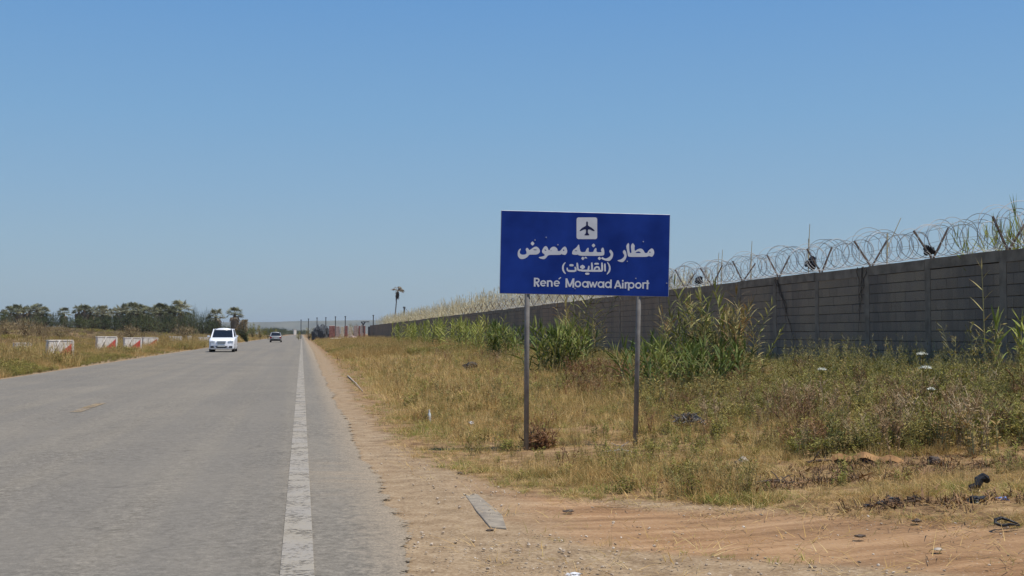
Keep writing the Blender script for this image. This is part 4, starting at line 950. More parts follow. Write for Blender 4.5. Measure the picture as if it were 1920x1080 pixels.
# ------------------------------------------------------------------ barriers on the far side
M['bwhite'] = simple('faded_white_paint', (.62,.57,.50), (.80,.75,.67), 4, .85, bstr=.2, det=8)
M['bred'] = simple('faded_red_paint', (.52,.06,.055), (.62,.12,.10), 4, .8, det=8)
M['bgrey'] = simple('raw_concrete', (.28,.26,.22), (.40,.37,.31), 6, .9)
def barrier(px0, px1, top, base, label, strap=True, red=True):
    g = G((px0 + px1) / 2, base); dep = Vector((g.x, g.y, 0)).dot(FWD); k = dep / FPX; wd = (px1 - px0) * k; ht = (base - top) * k
    yaw = math.atan2(-g.x, g.y) * 1.0                         # they are set facing the oncoming lane
    r = empty('traffic_barrier', g, yaw * 1.5 + .15, label, 'barrier', 'painted barriers along the far road edge')
    tp = .06 * wd; D = .55; mb = MB()
    f = [(-wd / 2, 0, -.1), (wd / 2, 0, -.1), (wd / 2 - .0, 0, ht), (-wd / 2 + tp * .6, 0, ht)]
    mb.loft([[Vector(q) for q in f], [Vector((q[0], D, q[2])) for q in f]]); mb.build('body', M['bwhite'], r, bevel=.03)
    mb = MB(); mb.box((0, D / 2, ht + .012), (wd * .97, D + .04, .05)); mb.build('top_edge', M['bwhite'], r, bevel=.01)
    mb = MB(); mb.box((wd / 2 - .04, -.02, ht / 2 - .04), (.10, .04, ht)); mb.build('end_rib', M['bwhite'], r)
    if red:
        x0, x1 = -wd * .10, wd / 2 - .10; z0, z1 = -.05, ht * .86; mb = MB()
        a_ = [(x0, -.006, z0), (x1, -.006, z0), (x1, -.006, z1), (x0, -.006, ht * .25)]; b_ = [(q[0], .01, q[2]) for q in a_]
        mb.add(a_ + b_, [(0, 1, 2, 3), (1, 0, 4, 5), (2, 1, 5, 6), (3, 2, 6, 7), (0, 3, 7, 4)]); mb.build('red_triangle', M['bred'], r)
        mb = MB(); mb.tube([(-wd * .10, -.012, ht * .95), (-wd * .14, -.012, ht * .4), (-wd * .17, -.012, -.05)], .028, 4); mb.build('seam', M['bgrey'], r)
    if strap:
        mb = MB(); mb.tube([(-wd * .04, -.03, ht * 1.02), (-wd * .15, -.06, ht * .72), (-wd * .30, -.10, ht * .38), (-wd * .44, -.2, ht * .12), (-wd * .58, -.3, ht * .0)], [.04, .045, .045, .045, .03], 6); mb.build('strap', M['bwhite'], r)
    return r
barrier(90, 137, 639, 674, 'closest red and white barrier, showing the whole red triangle in the weeds')
barrier(182, 219, 632, 660, 'second red and white barrier, leaning back with a long pale strap')
barrier(233, 265, 632, 655, 'third red and white barrier, its lower half lost in grass')
barrier(268, 296, 633, 650, 'last barrier with only a corner of red above the grass', False)
for (a_, b_, tp, bs, lb) in ((318, 341, 631.5, 649, 'plain white barrier block showing only its top edge above dry grass'), (353, 359, 631.5, 646, 'narrow white post standing past the plain barrier block'), (372, 392, 632, 645, 'plain white block just before the white car'), (28, 58, 644, 660, 'pale concrete block nearly hidden by the closest weeds')):
    barrier(a_, b_, tp, bs, lb, False, False)

# ------------------------------------------------------------------ vehicles
M['carwhite'] = simple('white_car_paint', (.78,.79,.82), None, rough=.25, spec=.5)
M['carsilver'] = simple('silver_car_paint', (.30,.30,.29), None, rough=.35, metal=.4, spec=.5)
M['glass'] = simple('dark_glass', (.012,.016,.022), None, rough=.08, spec=.5)
M['tyre'] = simple('tyre_rubber', (.02,.02,.02), (.035,.035,.035), 20, .85)
M['rimm'] = simple('wheel_rim', (.40,.41,.42), None, rough=.35, metal=.7)
M['lamp'] = simple('headlamp_glass', (.42,.46,.50), (.62,.66,.70), 14, .12)
M['redlamp'] = simple('tail_lamp', (.30,.02,.02), None, rough=.2)
M['plate'] = simple('number_plate', (.55,.55,.52), None, rough=.5)
M['dtrim'] = simple('dark_trim', (.02,.02,.022), None, rough=.5)
M['chrome'] = simple('chrome_trim', (.55,.56,.58), None, rough=.2, metal=.9)
def ring(y, hw, zb, zt, r=.12, n=4, crown=.0):
    q = []
    for cx, cz, a0 in ((hw - r, zb + r * .6, -90), (hw - r, zt - r, 0), (-hw + r, zt - r, 90), (-hw + r, zb + r * .6, 180)):
        for i in range(n + 1):
            a_ = R(a0 + 90 * i / n); z = cz + (r if cz > (zb + zt) / 2 else r * .6) * math.sin(a_); q.append(Vector((cx + r * math.cos(a_), y, z + crown * (1 - ((cx + r * math.cos(a_)) / hw) ** 2) * (1 if cz > (zb + zt) / 2 else 0))))
    return q
def car(px0, px1, base, name, label, paintm, length, width, height, front=True, hatch=False):
    dep = width * FPX / (px1 - px0); d = ray((px0 + px1) / 2, base); k = dep / d.dot(FWD); P0 = Vector((0, 0, CAMH)) + d * k
    r = empty(name, (P0.x, P0.y, .02), 0 if front else math.pi, label, 'car')
    # local: y = 0 front bumper, +y to the tail
    W = width / 2; h = height; mb = MB(); zb = .19; belt = h * .615
    st = [(0, W * .80, zb + .06, belt * .72, .10), (.08, W * .93, zb, belt * .80, .14), (.35, W * .985, zb, belt * .90, .13), (.75, W, zb, belt * .955, .12), (1.05, W, zb, belt * 1.0, .10), (length * .5, W, zb, belt * 1.02, .08),
          (length * .78, W, zb, belt * 1.04, .08), (length - .30, W * .98, zb, belt * 1.03, .12), (length - .06, W * .93, zb + .04, belt * .98, .14), (length, W * .84, zb + .10, belt * .85, .12)]
    mb.loft([ring(y, a_, b, c_, rr, 4, .035) for y, a_, b, c_, rr in st]); body = mb.build('body', paintm, r, smooth=True)
    ys0, ys1, ye1, ye0 = 1.0, 1.72, length - (.75 if hatch else 1.15), length - (.22 if hatch else .62)
    RW, BW = W * .73, W * .90; zt = h - .03; zbl = belt * .97
    def rr_(y, hw, z): return [Vector((-hw, y, z)), Vector((hw, y, z))]
    # greenhouse: glass body, then roof, pillars
    mb = MB(); lo = [Vector((-BW * .96, ys0, zbl)), Vector((BW * .96, ys0, zbl)), Vector((BW, ye0, zbl)), Vector((-BW, ye0, zbl))]; hi = [Vector((-RW, ys1, zt - .03)), Vector((RW, ys1, zt - .03)), Vector((RW, ye1, zt - .03)), Vector((-RW, ye1, zt - .03))]
    mb.loft([lo, hi]); mb.build('side_glass', M['glass'], r)
    def quad(a_, b_, c_, d_, off): 
        m2 = MB(); n_ = (b_ - a_).cross(d_ - a_).normalized() * off; m2.loft([[a_, b_, c_, d_], [a_ + n_, b_ + n_, c_ + n_, d_ + n_]]); return m2
    quad(lo[0] + Vector((.06, .02, .02)), lo[1] + Vector((-.06, .02, .02)), hi[1] + Vector((-.05, -.03, -.02)), hi[0] + Vector((.05, -.03, -.02)), .012).build('windscreen', M['glass'], r)
    quad(lo[2] + Vector((-.08, -.02, .05)), lo[3] + Vector((.08, -.02, .05)), hi[3] + Vector((.07, .05, -.04)), hi[2] + Vector((-.07, .05, -.04)), .012).build('rear_window', M['glass'], r)
    mb = MB(); mb.loft([[Vector((x_ * RW * s_, y, z + .10 * (1 - x_ * x_) - .03)) for x_ in (-1, -.5, 0, .5, 1)] + [Vector((x_ * RW * s_, y, z - .04)) for x_ in (1, 0, -1)] for y, z, s_ in ((ys1 - .08, zt - .055, .98), (ys1 + .15, zt - .02, 1.04), ((ys1 + ye1) / 2, zt, 1.06), (ye1 - .1, zt - .02, 1.04), (ye1 + .08, zt - .06, .98))])
    mb.build('roof', paintm, r, smooth=True)
    for s_ in (-1, 1):
        mb = MB(); mb.tube([Vector((s_ * BW * .97, ys0 - .03, zbl)), Vector((s_ * RW * 1.01, ys1, zt - .03))], [.055, .045], 5); mb.build('pillar', paintm, r)
        mb = MB(); mb.tube([Vector((s_ * BW, ye0 + .02, zbl)), Vector((s_ * RW * 1.01, ye1, zt - .03))], [.09, .06], 5); mb.build('pillar', paintm, r)
        mb = MB(); mb.tube([Vector((s_ * BW * 1.0, ys1 + .95, zbl)), Vector((s_ * RW * 1.03, ys1 + .9, zt - .04))], .035, 4); mb.build('pillar', M['dtrim'], r)
        mb = MB(); mb.loft([[Vector((s_ * (W + .02 + q[0]), ys0 + .25 + q[2], belt + .06 + q[1])) for q in ((0, -.04, z_), (.14, -.04, z_), (.17, .03, z_), (.14, .08, z_), (0, .07, z_))] for z_ in (-.03, .07)]); mb.build('mirror', paintm, r, bevel=.01)
        for y in (.78, length - .82):
            wh = empty('wheel', (s_ * (W - .10), y, .31)); wh.parent = r
            mb = MB(); mb.tube([(-.10, 0, 0), (-.085, 0, 0), (.085, 0, 0), (.10, 0, 0)], [.28, .31, .31, .28], 20); mb.build('tyre', M['tyre'], wh)
            mb = MB(); mb.tube([(s_ * .06, 0, 0), (s_ * .106, 0, 0)], [.20, .19], 12); mb.build('rim', M['rimm'], wh)
        # front lamps, fog lamps
        mb = MB(); z = belt * .70
        mb.loft([[Vector((s_ * W * q[0], y_, z + q[1])) for q in ((.52, -.05), (.90, -.02), (.93, .06), (.70, .09), (.50, .05))] for y_ in (-.015, .16)]); mb.build('headlight', M['lamp'], r)
        mb = MB(); mb.loft([[Vector((s_ * W * q[0], y_, .36 + q[1])) for q in ((.56, -.05), (.84, -.07), (.86, .05), (.62, .06))] for y_ in (-.02, .12)]); mb.build('fog_lamp', M['dtrim'], r)
        mb = MB(); mb.loft([[Vector((s_ * W * q[0], y_, belt * .78 + q[1])) for q in ((.62, -.10), (.92, -.12), (.93, .12), (.66, .09))] for y_ in (length - .12, length + .006)]); mb.build('tail_light', M['redlamp'], r)
    mb = MB(); mb.loft([[Vector((W * q[0], y_, belt * .66 + q[1])) for q in ((-.34, .07), (-.28, -.09), (.28, -.09), (.34, .07))] for y_ in (-.022, .05)]); mb.build('grille', M['rimm'], r)
    mb = MB(); mb.box((0, -.028, belt * .66 + .085), (W * .74, .02, .025)); mb.box((0, -.03, belt * .66 - .02), (W * .54, .012, .012)); tag(mb.build('grille_bar', M['chrome'], r), kind='stuff')
    mb = MB(); mb.loft([[Vector((W * q[0], y_, .36 + q[1])) for q in ((-.48, .05), (-.36, -.07), (.36, -.07), (.48, .05))] for y_ in (-.02, .08)]); mb.build('air_intake', M['dtrim'], r)
    mb = MB(); mb.box((0, -.035, .43), (.50, .012, .11)); mb.build('number_plate', M['plate'], r)
    mb = MB(); mb.box((0, length + .008, belt * .66), (.50, .012, .11)); mb.build('number_plate', M['plate'], r)
    mb = MB(); mb.box((0, length - .02, .34), (W * 1.7, .10, .20)); mb.build('rear_bumper', M['dtrim'], r, bevel=.03)
    for s_, hh in ((-1, 0), (1, 0)):
        mb = MB(); mb.tube([Vector((s_ * .36, 2.15, .85)), Vector((s_ * .36, 2.2, 1.05)), Vector((s_ * .36, 2.2, 1.22))], [.2, .16, .07], 8); mb.build('seat', M['dtrim'], r)
    return r
car(391.5, 438.5, 660.5, 'white_car', 'white saloon car driving towards us in the oncoming lane', M['carwhite'], 4.4, 1.70, 1.62)
car(507, 528.5, 641.0, 'silver_car', 'small silver hatchback far ahead on the road, seen from behind', M['carsilver'], 3.9, 1.68, 1.45, False, True)

# ------------------------------------------------------------------ far things
def fan(mb, c, d, r, n, mi, fold=.35):
    """a palm's fan leaf: narrow fingers spread from a stalk's end"""
    d = Vector(d).normalized(); s = d.cross(Vector((0, 0, 1))); s = s.normalized() if s.length > 1e-3 else Vector((1, 0, 0)); u = s.cross(d)
    for k in range(n):
        a_ = (k / (n - 1) - .5) * 2.6; q = d * math.cos(a_) + s * math.sin(a_) - u * fold * abs(math.sin(a_)) ; L = r * (1 - .25 * abs(a_) / 1.3) * rnd(.85, 1.1)
        e_ = c + q * L - Vector((0, 0, .18 * L)); w_ = s * math.cos(a_) * .07 * r - d * math.sin(a_) * .07 * r
        mb.add([c, c + q * L * .55 + w_, e_, c + q * L * .55 - w_], [(0, 1, 2, 3)], mi)
def palm_parts(h, cr, skirt, seed):
    random.seed(seed)
    tr = MB(); P_ = [(0, 0, -.3), (.05, 0, h * .5), (0, 0, h)]; tr.tube(P_, [.55, .45, .3], 8)
    cw = MB()
    for k in range(34):
        az = rnd(0, 6.283); el = rnd(-.25, 1.35); d = Vector((math.cos(az) * math.cos(el), math.sin(az) * math.cos(el), math.sin(el))); L = cr * rnd(.45, .68)
        e_ = Vector((0, 0, h)) + d * L; cw.tube([Vector((0, 0, h)), e_], .03, 3, 0, False); fan(cw, e_, d + Vector((0, 0, -.25)), cr * .52, 9, 0)
    sk = MB()
    for k in range(130):
        az = rnd(0, 6.283); f = random.random() ** 1.1; z = h - .1 - f * skirt; d = Vector((math.cos(az), math.sin(az), -.9 - f)); q = Vector((math.cos(az) * .25, math.sin(az) * .25, z))
        e_ = q + d.normalized() * cr * .34 * (1.1 - .6 * f); fan(sk, e_, (d.x * .5, d.y * .5, -1), cr * .42, 7, 0)
    return tr, cw, sk
PV = []
for i, (h_, c_, s_) in enumerate(((6.0, 2.5, 3.6), (5.6, 2.4, 4.2), (6.4, 2.3, 3.2), (5.2, 2.7, 4.2), (5.8, 2.2, 2.8))):
    a_, b_, c2 = palm_parts(h_, c_, s_, 40 + i); PV.append((h_ + c_ * .7, a_.mesh('trunk', M['trunk']), b_.mesh('crown', M['palm_green']), c2.mesh('dead_leaves', M['palm_dead'])))
random.seed(99)
def palm(px, top, v, dep, label, group='distant palms beyond the field'):
    P0 = DP(px, top, dep); g = float(H(P0.x, P0.y)); H0, tm, cm, sm = PV[v]; s_ = (P0.z - g) / H0
    r = empty('palm_tree', (P0.x, P0.y, g), rnd(0, 6.28), label, 'palm', group); r.scale = (s_ * rnd(1.1, 1.3), ) * 2 + (s_,)
    for nm, m_ in (('trunk', tm), ('crown', cm), ('dead_leaves', sm)):
        o = bpy.data.objects.new(nm, m_); COL.objects.link(o); o.parent = r
    return r
ordn = 'first second third fourth fifth sixth seventh eighth ninth'.split()
clusters = [('shaggy palm in the clump over the brown bushes at the far end of the field', [(8, 581), (20, 576), (33, 573), (44, 576), (55, 575)], 330, 'edge clump'),
            ('big pale skirted palm', [(70, 571), (80, 577)], 320, None),
            ('lone short palm between two clumps of the far row', [(120, 579)], 340, None),
            ('palm', [(148, 574), (158, 572), (170, 574), (182, 577), (192, 575), (203, 580)], 340, 'clump behind the two middle barriers'),
            ('palm', [(219, 578), (229, 573), (240, 572), (249, 570), (259, 572), (269, 573), (278, 577)], 335, 'widest clump'),
            ('palm', [(291, 578), (300, 572), (309, 575), (318, 574), (327, 574), (337, 567)], 330, 'tallest clump'),
            ('palm', [(405, 582)], 300, None), ('palm', [(440, 578)], 290, None)]
k = 0
special = {70: 'bushy palm with a broad pale skirt, just right of the edge clump', 80: 'slim palm pressed against the bushy pale skirted palm', 120: 'lone short palm standing apart between the edge clump and the next',
           405: 'squat shaggy palm rising right above the white car', 440: 'single palm standing clear between the white car and the leaning bush', 337: 'tallest palm of the far row, slim head above its clump'}
for base, lst, dep, cl in clusters:
    for i, (px, tp) in enumerate(lst):
        lb = special.get(px) or '%s palm of the %s, counting from its left side' % (ordn[i], cl)
        palm(px, tp, k * 3 % 5, dep + rnd(-12, 12), lb); k += 1
# thin tall palm behind the wall
P0 = DP(744, 545, 190); g = float(H(P0.x, P0.y)); hh = P0.z - g
tp_ = empty('thin_palm', (P0.x, P0.y, g), 0, 'very thin tall palm with a wind blown head rising behind the wall', 'palm')
mb = MB(); mb.tube([(-.35, 0, 0), (-.3, 0, hh * .4), (-.05, 0, hh * .8), (.1, 0, hh)], [.16, .11, .09, .08], 7); mb.build('trunk', simple('pale_trunk', (.16,.15,.14), (.25,.24,.23), 4, .9), tp_)
mb = MB()
for k in range(26):
    f = k / 25; az = rnd(0, 6.28); d = Vector((.7 + rnd(-.6, .5), rnd(-.5, .5), rnd(-.1, .8) - .0)); 
    if k % 4 == 0: d.x = -abs(d.x) * .9
    e_ = Vector((.1, 0, hh)) + d.normalized() * rnd(.4, .85); mb.tube([(.1, 0, hh), e_], .02, 3, 0, False); fan(mb, e_, (d.x * 1.0, d.y, -.25 if d.x > 0 else .1), .62, 9, 0)
mb.build('crown', M['palm_dead'], tp_)
mb = MB()
for k in range(26):
    f = k / 25; az = rnd(0, 6.28); q = Vector((.1 + math.cos(az) * .12, math.sin(az) * .12, hh - .1 - f * 1.0)); fan(mb, q, (math.cos(az) * .4, math.sin(az) * .4, -1), .55, 6, 0)
mb.build('dead_leaves', M['trunk'], tp_)

# shrubs: crown of leaf clumps on a trunk
def shrub_meshes(n, w_, h_, leafs, mat, seed, dens=1.0, low=.1):
    random.seed(seed); mb = MB(); tk = MB(); tk.tube([(0, 0, -.3), (0, 0, h_ * .5)], [.12, .05], 6)
    for c in range(n):
        az = rnd(0, 6.28); rr = math.sqrt(random.random()) * w_ / 2 * .8; z = h_ * rnd(low + .1, .85) * (1 - .35 * (rr / (w_ / 2)) ** 2); c0 = Vector((math.cos(az) * rr, math.sin(az) * rr, z)); cs = w_ * rnd(.10, .2)
        tk.tube([(0, 0, h_ * .15), c0], [.05, .02], 3, 0, False)
        for k in range(leafs):
            d = Vector((random.gauss(0, 1), random.gauss(0, 1), random.gauss(0, .8))).normalized(); q = c0 + d * cs * rnd(.4, 1.1); s_ = w_ * .035
            leaf(mb, q, d + Vector((0, 0, .3)), s_ * rnd(1.5, 3), s_ * rnd(.8, 1.4), .3, 0, 1, rnd(-1, 1))
    return tk.mesh('trunk', M['trunk']), mb.mesh('crown', mat)
SH = [shrub_meshes(22, 7, 3.2, 60, M['hedge'], 5), shrub_meshes(20, 6, 3.6, 60, M['hedge'], 6), shrub_meshes(18, 5, 2.6, 60, M['brownbush'], 7), shrub_meshes(18, 4, 3, 60, M['weed'], 8)]
random.seed(123)
def shrub(px, top, dep, v, wpx, name, label, cat, group):
    P0 = DP(px, top, dep); g = float(H(P0.x, P0.y)); tm, cm = SH[v]; bh = {0: 3.2, 1: 3.6, 2: 2.6, 3: 3}[v] * .98; bw = {0: 7, 1: 6, 2: 5, 3: 4}[v]
    r = empty(name, (P0.x, P0.y, g), rnd(0, 6.28), label, cat, group); sx_ = wpx * dep / FPX / bw; r.scale = (sx_, sx_, max(.3, (P0.z - g) / bh))
    for nm, m_ in (('trunk', tm), ('crown', cm)):
        o = bpy.data.objects.new(nm, m_); COL.objects.link(o); o.parent = r
hd = [(5, 592, 40), (62, 592, 44), (85, 590, 30), (97, 587, 24), (108, 592, 26), (132, 596, 30), (150, 597, 40), (172, 594, 44), (196, 597, 40), (214, 595, 34), (234, 592, 44), (258, 591, 44), (280, 594, 40), (303, 592, 40), (326, 594, 38), (345, 592, 30), (362, 590, 28), (380, 594, 32), (398, 600, 30), (418, 602, 30), (350, 580, 10), (357, 578, 9), (366, 577, 9), (374, 582, 14), (387, 583, 18), (396, 585, 16)]
hl = ['dark shrub filling the far end of the palm row', 'dark shrub at the foot of the bushy pale palm', 'dark shrub just right of the bushy pale palm', 'small rounded tree in the gap before the lone short palm', 'dark shrub under the gap before the lone short palm', 'dark shrub touching the lone short palm', 'dark shrub under the first palms behind the middle barriers',
      'dark shrub in the middle of the clump behind the barriers', 'dark shrub under the last palms of the clump behind the barriers', 'dark shrub closing the gap before the widest palm clump', 'dark shrub under the left half of the widest palm clump', 'dark shrub under the right half of the widest palm clump', 'dark shrub between the widest and the tallest clump', 'dark shrub under the left of the tallest clump',
      'dark shrub below the tallest palm', 'dark shrub filling the gap right of the tallest palm', 'dark shrub at the foot of the slender upright trees', 'dark shrub between the slender trees and the squat palm', 'dark shrub right behind the roof of the white car', 'low dark shrub between the squat palm and the single palm', 'first slender upright tree right of the tallest palm', 'second and darkest slender upright tree', 'third slender upright tree, tallest of the three', 'leafy tree leaning on the slender upright trees', 'broad leafy tree right of the slender trees', 'leafy tree touching the squat shaggy palm']
for i, ((px, tp, wp), lb) in enumerate(zip(hd, hl)):
    tp = tp - 6 if i < 18 and i != 3 else tp; wp = wp * 1.15
    up = i >= 20 or i == 3; shrub(px, tp, 305 + rnd(-8, 8) + (20 if up else 0), i % 2, wp, 'tree' if up else 'shrub', lb, 'tree' if up else 'shrub', 'leafy trees in the palm row' if up else 'dark shrubs under the palm row')
for (px, tp, wp, lb) in ((12, 601, 60, 'brown bush at the very edge of the field'), (48, 599, 55, 'largest brown bush, before the edge clump of palms'), (75, 606, 40, 'brown bush sloping down to the open field'), (112, 612, 40, 'low brown bush over the closest barrier'), (245, 611, 50, 'low brown bush over the third barrier'), (350, 612, 60, 'dusky bush over the plain white barrier block')):
    shrub(px, tp, 150 + rnd(-10, 10), 2, wp, 'brown_bush', lb, 'bush', 'brown bushes in the field')
for (px, tp, wp, lb) in ((474, 603, 16, 'olive bush right of the leaning bush'), (488, 607, 20, 'olive bush in the middle of the roadside row before the silver car'), (503, 612, 18, 'lowest olive bush just left of the silver car'), (516, 615, 14, 'small olive bush behind the silver car'), (580, 612, 18, 'olive bush at the foot of the first dark poles'), (560, 620, 10, 'tiny olive bush at the road end beside the first pole'), (664, 604, 22, 'olive bush behind the red and white blocks ahead'), (592, 614, 16, 'olive bush right of the first poles'), (622, 616, 14, 'olive bush in front of the dark tarpaulin heap')):
    shrub(px, tp, 240 if px < 540 else 215, 3, wp, 'olive_bush', lb, 'bush', 'olive bushes at the far end of the road')
# the leaning bush at the road edge behind the white car: brown reeds above, dark leaves below
g = G(463, 641); lb_ = empty('leaning_bush', g, 0, 'leaning bush with brown top and dark green skirt just behind the white car', 'bush'); k_ = Vector((g.x, g.y, 0)).dot(FWD) / FPX
mb = MB(); tb = MB(); stem = MB()
for i in range(2600):
    u, v = rnd(0, 1), rnd(0, 1)                        # outline in metres: vertical towards the road, sloping back behind
    z = v * 40 * k_; lf = -24 * k_ * min(1, v * 2.1) if v < .5 else -24 * k_ * (1 - (v - .5) * 1.2)
    x_ = lf * u + rnd(-.05, .12); y_ = rnd(-.8, .8) * min(1, v * 2 + .1); m_ = mb if z < 19 * k_ + rnd(-.3, .3) else tb
    az = rnd(0, 6.28); leaf(m_, (x_, y_, z), (math.cos(az) * .6, math.sin(az) * .6, rnd(-.6, .8) + (.6 if m_ is tb else 0)), rnd(.14, .35), rnd(.05, .1), .3, 0, 2, rnd(-1, 1))
for i in range(24):
    f = i / 23; stem.tube([(rnd(-.05, 0), rnd(-.1, .1), -.1), (-f * 12 * k_, rnd(-.4, .4), 15 * k_), (-f * 22 * k_ * .9, rnd(-.5, .5), rnd(25, 38) * k_)], [.03, .02, .008], 4, 0, False)
stem.build('stem', M['trunk'], lb_); mb.build('foliage', M['hedge'], lb_); tb.build('reed_top', M['brownbush'], lb_)

# poles with small caps along the road's far end
M['pole'] = simple('dark_pole', (.05,.055,.06), (.09,.095,.10), 3, .7)
pl = ['pole nearest the road, first and lowest of the dark row', 'second dark pole counted from the road', 'third dark pole counted from the road', 'fourth dark pole counted from the road', 'fifth dark pole, rising over the red blocks', 'sixth dark pole, rising over the white blocks', 'dark pole right where the block wall begins', 'thick dark pole behind the wall beside the thin palm']
for (px, tp, bs), lb in zip(((564.5, 600, 626), (578.5, 598, 624), (594.5, 596, 624), (611, 595.5, 624), (629, 594, 624), (647.5, 593.5, 624), (700, 591.5, 620), (758, 576, 612)), pl):
    dep = float(np.interp(px, [564, 648, 700, 758], [265, 232, 215, 185])); P0 = DP(px, tp, dep); g = float(H(P0.x, P0.y)); h_ = P0.z - g; r_ = .085 if px < 750 else .12
    r = empty('pole', (P0.x, P0.y, g - .1), 0, lb, 'pole', 'dark poles along the end of the wall')
    mb = MB(); mb.tube([(0, 0, 0), (0, 0, h_ + .02)], [r_ * 1.1, r_], 8); mb.build('shaft', M['pole'], r)
    mb = MB(); mb.tube([(0, 0, h_ + .02), (0, 0, h_ + .18)], [r_ * 1.9, r_ * 1.7], 8); mb.build('cap', M['pole'], r)
# wire sagging from the thick pole
a_, b_ = DP(760, 578, 185), DP(800, 588, 150); mb = MB(); mb.tube([a_.lerp(b_, f) - Vector((0, 0, .9 * math.sin(f * 3.14))) for f in [i / 12 for i in range(13)]], .03, 4)
tag(mb.build('sagging_wire', M['pole']), 'single wire sagging from the thick pole down to the reeds', 'wire')
# red and white blocks, tarpaulins at the end of the wall
def far_block(x0, x1, top, bot, dep, mat, name, label, cat, group=None, cap=None):
    P0 = DP((x0 + x1) / 2, bot, dep); P1 = DP((x0 + x1) / 2, top, dep); k = dep / FPX; g = min(P0.z, float(H(P0.x, P0.y)))
    r = empty(name, (P0.x, P0.y, g - .05), rnd(-.1, .1), label, cat, group); w_ = (x1 - x0) * k; h_ = P1.z - g + .05
    mb = MB(); f = [(-w_ / 2, 0, 0), (w_ / 2, 0, 0), (w_ / 2 * .96, 0, h_), (-w_ / 2 * .96, 0, h_)]; mb.loft([[Vector(q) for q in f], [Vector((q[0] * .98, .7, q[2])) for q in f]])
    mb.build('body', M[mat], r, bevel=.03)
    if cap: mb = MB(); mb.box((0, .35, h_ + .04), (w_ * .98, .66, .10)); mb.build('top_edge', M[cap], r)
M['bpink'] = simple('faded_pink_paint', (.28,.21,.18), (.50,.38,.33), 3, .85, det=8); M['bredf'] = simple('weathered_red_paint', (.16,.07,.06), (.36,.17,.14), 2.5, .85, det=8)
M['bcream'] = simple('cream_paint', (.38,.32,.22), (.66,.56,.42), 3, .85)
GRP = 'red and white road blocks at the end of the wall'
far_block(617, 628, 611, 628, 205, 'bredf', 'road_block', 'red block at the road side end of the far blocks', 'road block', GRP, 'bwhite')
far_block(629, 637, 612, 628, 204, 'bpink', 'road_block', 'faded pink block right of the first red block', 'road block', GRP)
far_block(638.5, 645, 613, 627, 204, 'bcream', 'road_block', 'bright cream block in the middle of the far blocks', 'road block', GRP)
far_block(646, 652, 611, 627, 206, 'bredf', 'road_block', 'narrow red block right of the cream block', 'road block', GRP)
far_block(653, 661, 613, 626, 204, 'bcream', 'road_block', 'second cream block, half behind a bush', 'road block', GRP)
far_block(663, 671, 611, 627, 203, 'bpink', 'road_block', 'tall pinkish block before the wall end', 'road block', GRP)
far_block(672, 676, 611, 628, 202, 'bredf', 'road_block', 'dark red upright block before the wall end', 'road block', GRP)
far_block(677, 680.5, 609, 628, 202, 'bpink', 'road_block', 'slim pink upright block between two red ones', 'road block', GRP)
far_block(681, 685, 611, 628, 202, 'bredf', 'road_block', 'last red upright block touching the wall end', 'road block', GRP)
for (px, py, s_, mt, lb) in ((630, 630, (1.8, 1.0, .5), 'bwhite', 'pale low rubble mound before the pink block'), (661, 627, (1.9, 1.0, .7), 'bpink', 'pinkish rubble mound before the tall blocks')):
    P0 = DP(px, py, 195); o = crumple('rubble_mound', s_, M[mt], px, 3, .4); o.location = (P0.x, P0.y, float(H(P0.x, P0.y)) + s_[2] * .3); tag(o, lb, 'rubble mound', 'rubble mounds by the far blocks')
for (px, tp, s_, lb) in ((594, 611, (1.8, 1.6), 'dark covered heap nearest the road end'), (606, 609, (2.2, 1.8), 'larger dark covered heap beside the red block')):
    P0 = DP(px, tp, 212); g = float(H(P0.x, P0.y)); h_ = P0.z - g; o = crumple('covered_heap', (s_[0], s_[1], h_ * 1.3), M['pole'], px, 3, .4); o.location = (P0.x, P0.y, g + h_ * .4); tag(o, lb, 'heap', 'dark heaps under cover')
mb = MB(); P0 = DP(681, 604, 201); k = 201 / FPX
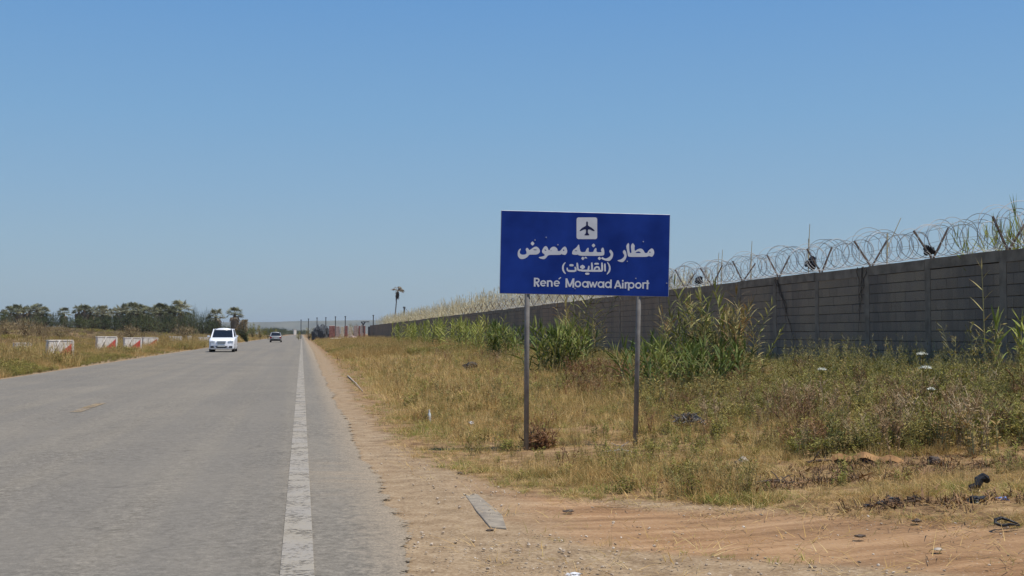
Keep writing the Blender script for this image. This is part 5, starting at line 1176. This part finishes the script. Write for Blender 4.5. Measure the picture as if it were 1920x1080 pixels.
mb.tube([(-4 * k, 0, 1 * k), (0, 0, -5 * k)], .12, 5); mb.tube([(4 * k, 0, 1 * k), (0, 0, -5 * k)], .12, 5); mb.box((5 * k, 0, 0.6 * k), (13 * k, .15, 1.6 * k)); mb.tube([(0, 0, -5 * k), (0, 0, -20 * k)], .09, 5)
o = mb.build('broken_bracket', M['pole']); o.location = P0; tag(o, 'dark forked bracket standing at the very end of the wall', 'bracket')
# dark belt of trees on the horizon beyond the road, and a white speck of a building
mt = shrub_meshes(20, 14, 7, 50, M['hedge'], 77)
def belt(name, x0, x1, top, dep, n, label):
    c = bpy.data.collections.new(name + '_src'); c.objects.link(bpy.data.objects.new('far_crown', mt[1])); P_, s_ = [], []
    for i in range(n):
        q = rnd(x0, x1); P0 = DP(q, top + rnd(0, 3), dep + rnd(-60, 60)); P_.append((P0.x, P0.y, -.5)); s_.append((P0.z + .5) / 7)
    scatter(name, np.array(P_), s_, c, 1, label)
belt('dark_treeline', 497, 530, 614, 900, 18, 'dark wood standing at the far end of the road')
belt('far_woods', 528, 575, 618, 1300, 26, 'low blurred wood on the horizon beyond the road')
belt('left_woods', -30, 470, 612, 700, 120, 'low dark wood behind the palm row')
P0 = DP(553, 618, 1100); hs = empty('far_house', (P0.x, P0.y, 0), .2, 'tiny white house on the horizon at the end of the road', 'house'); mb = MB(); mb.box((0, 0, P0.z / 2), (2.4, 3, P0.z)); mb.build('wall', M['bwhite'], hs)
mb = MB(); mb.box((0, 0, P0.z + .15), (2.7, 3.3, .3)); mb.build('roof', M['bgrey'], hs)

# ------------------------------------------------------------------ the air
mb = MB(); mb.box((0, 4500, 59), (16000, 15000, 122)); hz = mb.build('haze', [])
vm = bpy.data.materials.new('haze_air'); vm.use_nodes = True; vm.node_tree.nodes.clear()
vo_ = vm.node_tree.nodes.new('ShaderNodeOutputMaterial'); pv = vm.node_tree.nodes.new('ShaderNodeVolumePrincipled')
pv.inputs['Color'].default_value = (.90, .96, 1, 1); pv.inputs['Density'].default_value = .00009; pv.inputs['Anisotropy'].default_value = .3
vm.node_tree.links.new(pv.outputs[0], vo_.inputs['Volume']); hz.data.materials.append(vm); tag(hz, kind='stuff')
